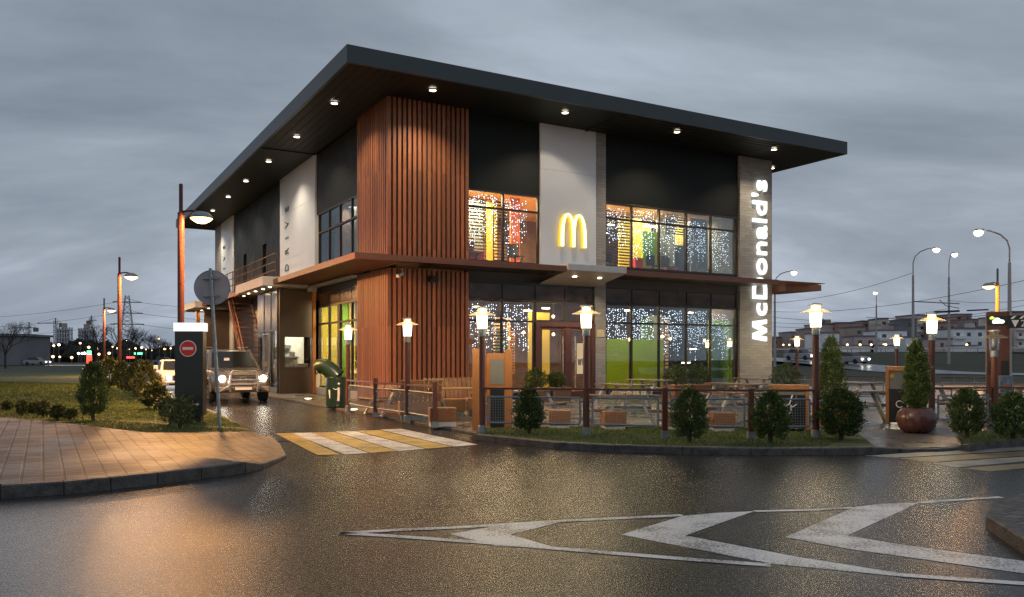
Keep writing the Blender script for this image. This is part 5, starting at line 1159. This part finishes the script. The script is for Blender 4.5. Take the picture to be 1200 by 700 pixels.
for Q_,V_,i0,i1,step,off,lb_ in ((Q1,V1,24,37,2.0,-2.2,'pale car with lit headlights on the highway right of the lettered pier'),(Q1,V1,38,53,1.6,-2.2,'pale car with lit headlights on the highway far beyond the left lawn')):
    k=i0
    while k<i1:
        p,a_=at_path(Q_,V_,k,off); 
        rz=a_-R(90)
        # nose towards the camera side of the road
        f_=Vector((math.cos(rz+R(90)),math.sin(rz+R(90)))); 
        if f_.dot(Vector((-p[0],-p[1])))<0: rz+=math.pi
        if first: proto.location=p; proto.rotation_euler.z=rz; proto['label']=lb_; first=False
        else: dup(proto,p,rz,lb_)
        k+=step*random.uniform(.75,1.3)
# ---- highway lamps
def mast(label,x,y,h,arm,ang,trolley=False):
    z=TH(x,y); t=thing('highway_lamp',label,'street lamp',(x,y,z),ang,'tall highway lamps')
    MB().lathe([(.17,0),(.11,h*.78)],10).build('concrete_pole', M['concrete'], t)
    pts=[(0,0,h*.78),(0,0,h*.88)]+[(arm*(1-math.cos(a)),0,h*.88+h*.12*math.sin(a)) for a in [R(x_) for x_ in (25,50,75)]]+[(arm*1.05,0,h)]
    MB().tube(pts,.06,7).build('curved_arm', M['concrete'], t)
    MB().box(arm*1.0,arm*1.0+.6,-.15,.15,h-.06,h+.10).build('lamp_head', M['galv'], t, bevel=.04)
    MB().lathe([(.001,-.36),(.24,-.26),(.34,-.05),(.24,.08),(.001,.12)],12,(arm+.35,0,h-.12),cap=False).build('lens', M['farwarm'], t, smooth=True)
    return t
def hm(px,ytop,Y_): z=CAMH+(YH-ytop)/F_PX*Y_; return W(px,Y_),Y_,z-TH(W(px,Y_),Y_)
masts=[(1183,270,62,-1,2.0,0,'nearest highway lamp at the right edge'),(1070,291,86,1,2.1,0,'highway lamp left of the trolley wire bracket'),(1112,296,100,1,1.0,.6,'thin highway lamp between the two tall right ones'),(1027,342,135,1,.3,1.4,'highway lamp standing above the white apartment block'),(908,318,96,1,1.9,0,'highway lamp just right of the lettered pier')]
mo=[]
for px,yt,Y_,dr,arm,an,lb_ in masts:
    x,y,h_=hm(px,yt,Y_); mo.append((x,y,h_)); mast(lb_,x,y,h_,arm, an if dr>0 else math.pi,)
# trolley wires
def wire(label,a,b,sag=.6,r=.022,n=16):
    a,b=Vector(a),Vector(b); t=thing('overhead_wire',label,'wire',tuple(a),0,'overhead wires'); d=b-a
    MB().tube([d*(i/n)-Vector((0,0,sag*4*(i/n)*(1-i/n))) for i in range(n+1)],r,5).build('cable', M['blackplastic'], t)
def pz(px,py,Y_): return (W(px,Y_),Y_,CAMH+(YH-py)/F_PX*Y_)
wire('upper wire rising from the far left pole to the tall right masts', pz(905,355,96), pz(1069,320,86))
wire('long wire from the lettered pier across to the right edge', pz(903,365,110), pz(1230,322,62),1)
wire('wire at mid height right of the pier', pz(903,378,120), pz(1110,362,100),.8); wire('wire over the thick trolley joints', pz(1015,372,110), pz(1230,362,80),.5,.03)
wire('lower trolley wire over the apartment blocks', pz(905,372,100), pz(1230,384,120),.5); wire('parallel lower trolley wire', pz(905,383,120), pz(1230,352,90),1.2)
wire('short wire between the thin mast and the right mast', pz(1112,352,100), pz(1230,348,70),.4)
t=thing('wire_bracket','horizontal bracket arm between the two right-hand masts','bracket',pz(1072,353.5,86)); e_=Vector(pz(1124,356,88))-Vector(pz(1072,353.5,86)); MB().tube([(0,0,0),e_],.07,6).build('arm', M['concrete'], t); MB().tube([e_*.55+Vector((0,0,.3)),e_*.7+Vector((0,0,-.3)),e_+Vector((0,0,-.5))],.04,5).build('stay', M['blackplastic'], t)
t=thing('trolley_joint','dark trolley wire joints hanging below the bracket arm','fitting',pz(1095,366,86)); e_=Vector(pz(1158,363,90))-Vector(pz(1095,366,86)); MB().bar((0,0,0),e_*.45,.12,.22).bar(e_*.6,e_,.10,.16).build('joint_bar', M['blackplastic'], t)
# ---- apartment blocks
def wallm(name,c): return mat(name,c,.8,var=.18,nscale=.12,bump=.1,bscale=1)
wm_={'w':wallm('white_rendered_wall',(.82,.83,.85)),'r':wallm('red_brick_wall',(.44,.27,.23)),'b':wallm('brown_wall',(.40,.32,.28)),'k':wallm('dark_roof_wall',(.18,.18,.19)),'p':wallm('pink_wall',(.58,.46,.44)),'g':wallm('grey_wall',(.50,.51,.53)),'t':wallm('beige_wall',(.64,.58,.50))}
winm=mat('far_window',(.03,.035,.045),.2,spec=.8); winlit=emis('far_lit_window',(1,.75,.42),1.2,False)
wm1=MB().box(-.75,.75,-.06,.05,-.75,.75).build('window',winm); wm2=MB().box(-.75,.75,-.06,.05,-.75,.75).build('window',winlit)
wmm, wml = wm1.data, wm2.data; bpy.data.objects.remove(wm1); bpy.data.objects.remove(wm2)
def block(px0,px1,ytop,Y_,m,label,dp=14,roof=None,ybase=412,win=True,step=0,balc=False,name='apartment_block'):
    x0,x1=W(px0,Y_),W(px1,Y_); z0=CAMH+(YH-ybase)/F_PX*Y_; hgt=(ybase-ytop)/F_PX*Y_; wd=x1-x0
    t=thing(name,label,'building',((x0+x1)/2,Y_,z0),random.uniform(-.12,.12),'apartment blocks beyond the highway')
    w_=MB().box(-wd/2,wd/2,0,dp,-4,hgt)
    w_.build('wall',wm_[m],t)
    r_=MB()
    if roof=='gable': r_.add([(-wd/2-.3,-.4,hgt+.01),(wd/2+.3,-.4,hgt+.01),(wd/2+.3,dp,hgt+.01),(-wd/2-.3,dp,hgt+.01),(0,-.4,hgt+min(4,wd*.35)),(0,dp,hgt+min(4,wd*.35))],[(0,1,4),(1,2,5,4),(2,3,5),(3,0,4,5),(0,3,2,1)])
    else: r_.box(-wd/2-.2,wd/2+.2,-.25,dp+.2,hgt+.01,hgt+.5)
    rf_=r_.build('roof',wm_['k'] if roof!='gable' else wm_['r'],t)
    if roof!='gable' and wd>9:
        for k in range(random.randint(1,3)):
            a=random.uniform(-wd*.4,wd*.3); MB().box(a,a+random.uniform(1.5,4),2,5,hgt+.51,hgt+random.uniform(1.4,3)).build('roof_hut',wm_[random.choice('rbkg')],rf_)
    if win:
        nf=max(1,int(hgt/3.1)); nc=max(1,int(wd/3.3))
        while nf*nc>70: nc-=1
        px_=wd/nc
        for i in range(nf):
            for j in range(nc):
                if random.random()<.12: continue
                o=bpy.data.objects.new('window', wml if random.random()<.05 else wmm); col.objects.link(o); o.parent=t; o.location=(-wd/2+(j+.5)*px_,0,hgt-1.7-i*3.1); o.scale=(random.choice((.6,.75,.9)),1,.8)
        if balc:
            for i in range(nf): MB().box(-wd/2+.6,-wd/2+min(4,wd*.4),-1.1,0,hgt-3.2-i*3.1,hgt-2.2-i*3.1).build('balcony',wm_['w'],t)
    return t
blocks=[(903,925,396,330,'r','low far block beside the lettered pier'),(926,946,390,320,'b','brown block left of the walkway lamp'),(946,962,386,300,'r','red block half behind the walkway lamp'),(958,985,381,340,'p','pinkish block above the pointed thuja'),(966,984,391,270,'w','white low house right above the pointed thuja'),
 (983,1002,379,335,'r','red block with a stepped roof'),(1000,1014,384,300,'b','narrow brown block'),(1010,1030,377,345,'r','long red block left of the white one'),(1002,1026,395,265,'p','low pink house'),(1031,1041,374,330,'t','narrow beige stair tower'),(1028,1062,388,270,'w','white block with regular small windows'),
 (1040,1058,380,330,'g','grey block behind the white one'),(1058,1074,375,290,'k','dark block without bright trim'),(1061,1079,396,262,'w','small white house below the dark block'),(1073,1088,370,310,'t','pale tower with balconies'),(1086,1104,373,330,'r','red block right of the pale tower'),(1098,1122,379,300,'r','wide red-brown block'),
 (1119,1139,369,340,'r','tall red block'),(1117,1154,386,270,'w','broad white block with a blank gable'),(1092,1116,398,255,'p','low pink house under the red blocks'),(1136,1160,375,330,'b','long brown block at the right'),(1150,1170,384,280,'p','pink block behind the menu totem'),(1170,1186,372,300,'t','beige block behind the height bar post'),(1184,1204,366,320,'r','tall red block at the right edge'),(1190,1230,376,280,'t','beige block at the right picture edge')]
for i,(a,b,yt,Y_,m,lb_) in enumerate(blocks): block(a,b,yt,Y_,m,lb_+' beyond the highway',balc=m in 'tw',roof=None)
for px,Y_,lb_ in ((992,240,'first'),(1010,240,'second'),(1034,240,'third'),(1132,240,'fourth'),(1000,235,'fifth')):
    t=thing('shed','low pale shed, '+lb_+' in the row at the foot of the apartment blocks','shed',(W(px,Y_),Y_,TH(W(px,Y_),Y_)),0,'low sheds under the apartment blocks'); MB().box(-3.5,3.5,0,4,-2,1.9).build('wall',wm_['w'],t); MB().box(-3.8,3.8,-.3,4.3,1.9,2.15).build('roof',wm_['k'],t)
# small lamps in front of the blocks
def small_lamp(label,x,y,z,h,m,r=.3,grp='small distant street lamps'):
    t=thing('distant_lamp',label,'street lamp',(x,y,z),0,grp); MB().tube([(0,0,0),(0,0,h)],.07,5).build('pole',M['grey'],t); MB().lathe([(.001,-r),(r*.8,-r*.5),(r,0),(r*.8,r*.5),(.001,r)],10,(0,0,h+r*.5),cap=False).build('lamp_globe',m,t)
for i,px in enumerate((993,1008,1021,1038,1133,918,925,932)):
    pl_=['by the red block','by the narrow brown block','left of the white block','under the white block','below the broad white block','just right of the lettered pier','second right of the lettered pier','third right of the lettered pier'][i]
    small_lamp('small far lamp '+pl_,W(px,230),230,TH(W(px,230),230),2.0,M['faramber'],.32 if px>950 else .25)
# ---- left horizon
woodm=mat('far_wood',(.012,.014,.010),.95,c2=(.024,.024,.018),nscale=.4)
mb=MB(); x=-260
while x<-55:
    x+=random.uniform(.8,1.8); yy=random.uniform(225,262); zz=TH(x,yy); hh=random.uniform(5.2,6.6)*(1.0 if x<-118 else .7); r=random.uniform(2.5,4.5)
    pr=[(r*.5,0),(r,hh*.3),(r*.95,hh*.6),(r*.55,hh*.86),(.1,hh)]; b0=len(mb.v); mb.lathe(pr,8,(x,yy,zz))
    for i in range(b0,len(mb.v)): v_=mb.v[i]; mb.v[i]=(v_[0]+random.uniform(-.7,.7),v_[1]+random.uniform(-.7,.7),v_[2]+random.uniform(-.6,.6))
x=-260
while x<-60:
    x+=.9; 
    for _ in range(2): a=random.uniform(0,1); yy=random.uniform(222,262); hh=random.uniform(5,7.2)*(1.0 if x<-118 else .75); mb.tube([(x+a,yy,0),(x+a+random.uniform(-1,1),yy,hh)],[.25,.03],4)
tag(mb.build('distant_wood', woodm), kind='stuff')
mb=MB(); x=-700
while x<700:
    x+=random.uniform(6,14); yy=random.uniform(430,520); hh=random.uniform(4,7)+TH(x,yy); r=random.uniform(6,10); mb.lathe([(r,-3),(r,hh*.6),(r*.5,hh),(.2,hh+.6)],8,(x,yy,0))
tag(mb.build('distant_tree_line', woodm), kind='stuff')
def bare_tree(label,x,y,z,h,seed,spread=.55,lv=6):
    rr=random.Random(seed); t=thing('bare_tree',label,'tree',(x,y,z),rr.uniform(0,6),'leafless trees on the left'); tr_=MB(); cr=MB()
    def grow(p,d,l,r,k):
        q=p+d*l; (tr_ if k<2 else cr).tube([p,q],[r,r*.68],5 if k<3 else 3,False)
        if k>=lv: return
        for i in range(3 if k<4 else 2+(k<lv-1)):
            nd=(d+Vector((rr.gauss(0,spread),rr.gauss(0,spread),rr.gauss(.12,spread*.5)))).normalized(); grow(q if rr.random()<.8 else p+d*l*rr.uniform(.5,1),nd,l*rr.uniform(.66,.85),r*.62,k+1)
    grow(Vector((0,0,0)),Vector((0,0,1)),h*.24,h*.022,0); tr_.build('trunk',M['bark'],t); cr.build('crown',M['bark'],t); return t
bare_tree('tall leafless tree at the left picture edge',W(6,110),110,0,7.5,3,.42)
bare_tree('leafless tree beside the right unfinished tower',W(113,130),130,0,8.2,5,.38)
for i,(px,h_) in enumerate(((146,6.8),(160,6.0),(176,5.2),(188,5.6),(196,5.0))): bare_tree(['broad','low','small','upright','rightmost'][i]+' leafless tree behind the lawn street lamps',W(px,120+i*6),120+i*6,0,h_*1.15,20+i,.5)
# unfinished towers and cranes
def tower(label,px0,px1,yt,Y_):
    x0,x1=W(px0,Y_),W(px1,Y_); h_=CAMH+(YH-yt)/F_PX*Y_; wd=x1-x0
    t=thing('unfinished_tower',label,'building',((x0+x1)/2,Y_,0),.2,'towers under construction'); cm=wm_['g']
    MB().box(-wd*.15,wd*.15,wd*.2,wd*.6,0,h_+2).build('core',wm_['b'],t)
    for i in range(int(h_/3)):
        MB().box(-wd/2,wd/2,0,wd*.8,i*3,i*3+.5).build('floor_plate',cm,t)
    for i in range(6): 
        MB().box(-wd/2+i*wd/5.4,-wd/2+i*wd/5.4+.8,.2,1.4,0,h_-1).build('column',cm,t); MB().box(-wd/2+i*wd/5.4,-wd/2+i*wd/5.4+.8,wd*.6,wd*.7,0,h_-1).build('column',cm,t)
    MB().box(-wd/2+.3,wd/2-.3,wd*.3,wd*.34,0,h_-2).build('inner_wall',wm_['p'],t)
tower('unfinished tower block on the left, under the long crane jib',66,81,382,600); tower('unfinished tower block right of the first, beside a leafless tree',92,107,383,620)
def crane(label,px,yt,j0,j1,Y_):
    x=W(px,Y_); h_=CAMH+(YH-yt)/F_PX*Y_; t=thing('tower_crane',label,'crane',(x,Y_,0),0,'tower cranes'); mb=MB(); s=.9
    for a in (-s,s):
        for b in (-s,s): mb.bar((a,b,0),(a,b,h_),.3,.3)
    k=0
    while k<h_-3: mb.bar((-s,-s,k),(s,-s,k+3),.22,.22).bar((-s,s,k),(s,s,k+3),.22,.22); k+=3
    mb.build('mast',M['grey'],t); l0,l1=W(j0,Y_)-x,W(j1,Y_)-x; z1=h_-2
    mb=MB().bar((l0,0,z1),(l1,0,z1),.5,.5).bar((l0,0,z1+.3),(0,0,h_+2),.2,.2).bar((l1,0,z1+.3),(0,0,h_+2),.2,.2).bar((0,0,z1),(0,0,h_+2),.6,.6); mb.build('jib',M['grey'],t)
    MB().box((l0 if abs(l0)<abs(l1) else l1)-1.5,(l0 if abs(l0)<abs(l1) else l1)+1.5,-1,1,z1-3,z1).build('counterweight',M['grey'],t)
crane('tower crane whose long jib reaches left over the unfinished tower',65,376,44,72,640); crane('lower tower crane left of the unfinished towers',34,381,14,42,600); crane('slim crane mast between the tower and the leafless tree',107,373,104,113,650)
# lattice pylon
Yp=260; x=W(149,Yp); h_=CAMH+(YH-345)/F_PX*Yp
t=thing('power_pylon','tall lattice power pylon behind the red lamp poles','pylon',(x,Yp,0),.3); mb=MB()
def pw(z): return 2.2*(1-z/h_)+.5
k=0
while k<h_-.5:
    k2=min(h_,k+1.5)
    for a,b in ((-1,-1),(1,-1),(1,1),(-1,1)):
        mb.bar((a*pw(k),b*pw(k),k),(a*pw(k2),b*pw(k2),k2),.12,.12)
    for (a,b),(c,d) in (((-1,-1),(1,-1)),((1,-1),(1,1)),((1,1),(-1,1)),((-1,1),(-1,-1))):
        mb.bar((a*pw(k),b*pw(k),k),(c*pw(k2),d*pw(k2),k2),.06,.06).bar((c*pw(k),d*pw(k),k),(a*pw(k2),b*pw(k2),k2),.10,.10)
    k=k2
mb.build('lattice',M['grey'],t)
for i,z in enumerate((h_-2.5,h_-6,h_-9.5)): MB().bar((-4.2-i*.4,0,z),(4.2+i*.4,0,z),.22,.3).bar((-4.2,0,z),(0,0,z+1.2),.1,.1).bar((4.2,0,z),(0,0,z+1.2),.1,.1).build('cross_arm',M['grey'],t)
for i,z in enumerate((h_-2.6,h_-6.1,h_-9.6)):
    wire('power line from the pylon towards the building, '+('top','middle','bottom')[i]+' one',(x+4,Yp,z),(x+75,Yp-30,z-2.0),2,.05); wire('power line from the pylon towards the cranes, '+('top','middle','bottom')[i]+' one',(x-4,Yp,z),(x-160,Yp+90,z+2),4,.05)
# low dark building at left edge
t=thing('low_building','long low dark building at the left picture edge behind the lawn','building',(W(-30,150),150,0),R(6)); MB().box(-18,8,0,12,0,5.4).build('wall',wm_['k'],t); MB().box(-18.5,8.5,-.6,12.5,5.4,5.8).build('roof',wm_['k'],t)
for i in range(5): MB().box(-16+i*4.6,-13+i*4.6,-.05,.02,2.6,3.9).build('window',winm,t)
# many small lamps on the far left
pts_=[(43,405,'a'),(47,406,'a'),(49,409,'a'),(63,406,'a'),(69,405,'w'),(94,403,'a'),(104,408,'a'),(114,409,'a'),(92,415,'w'),(96,415,'w'),(99,415,'w'),(44,419,'a'),(53,419,'w'),(62,419,'a'),(70,419,'a'),(84,420,'a'),(116,416,'a'),(128,415,'a'),(132,407,'a'),(138,409,'a'),(149,400,'w'),(152,410,'a'),(159,409,'a'),(166,408,'a'),(171,410,'a'),(178,411,'a'),(187,407,'a'),(193,410,'a'),(200,409,'a'),(186,398,'a'),(26,417,'a')]
for i,(px,py,k) in enumerate(pts_):
    Yl=205 if py<415 else 190; x=W(px,Yl); zl=CAMH+(YH-py)/F_PX*Yl
    ORD=['first','second','third','fourth','fifth','sixth','seventh','eighth','ninth','tenth','eleventh','twelfth','thirteenth','fourteenth','fifteenth','sixteenth','seventeenth','eighteenth','nineteenth','twentieth']
    rowk=[q for q in pts_ if (q[1]<412)==(py<412)]; rank=sorted(rowk).index((px,py,k))
    hgt_='high' if py<412 else 'low'
    small_lamp(f'{"amber" if k=="a" else "pale"} lamp far beyond the lawn, {ORD[rank]} from left in the {hgt_} row',x,Yl,0,max(.6,zl),M['faramber'] if k=='a' else M['farwarm'],random.uniform(.16,.34),f'far lamps beyond the lawn, {hgt_} row')
t=thing('price_pylon','small red and green illuminated pylon sign far across the lawn','sign',(W(104.5,185),185,0),0); MB().box(-.5,.5,-.2,.2,0,2.0).build('red_panel',M['farred'],t); MB().box(-.4,.4,-.2,.2,2.05,2.9).build('green_panel',M['fargreen'],t)
for px,py,m,lb_ in ((153,419,'farred','small red shop light far left of the totem'),(162,414.5,'fargreen','small green shop light far left of the totem')):
    t=thing('shop_sign',lb_,'sign',(W(px,190),190,CAMH+(YH-py)/F_PX*190),0,'far shop lights'); MB().box(-.9,.9,-.1,.1,-.22,.22).build('lit_panel',M[m],t)
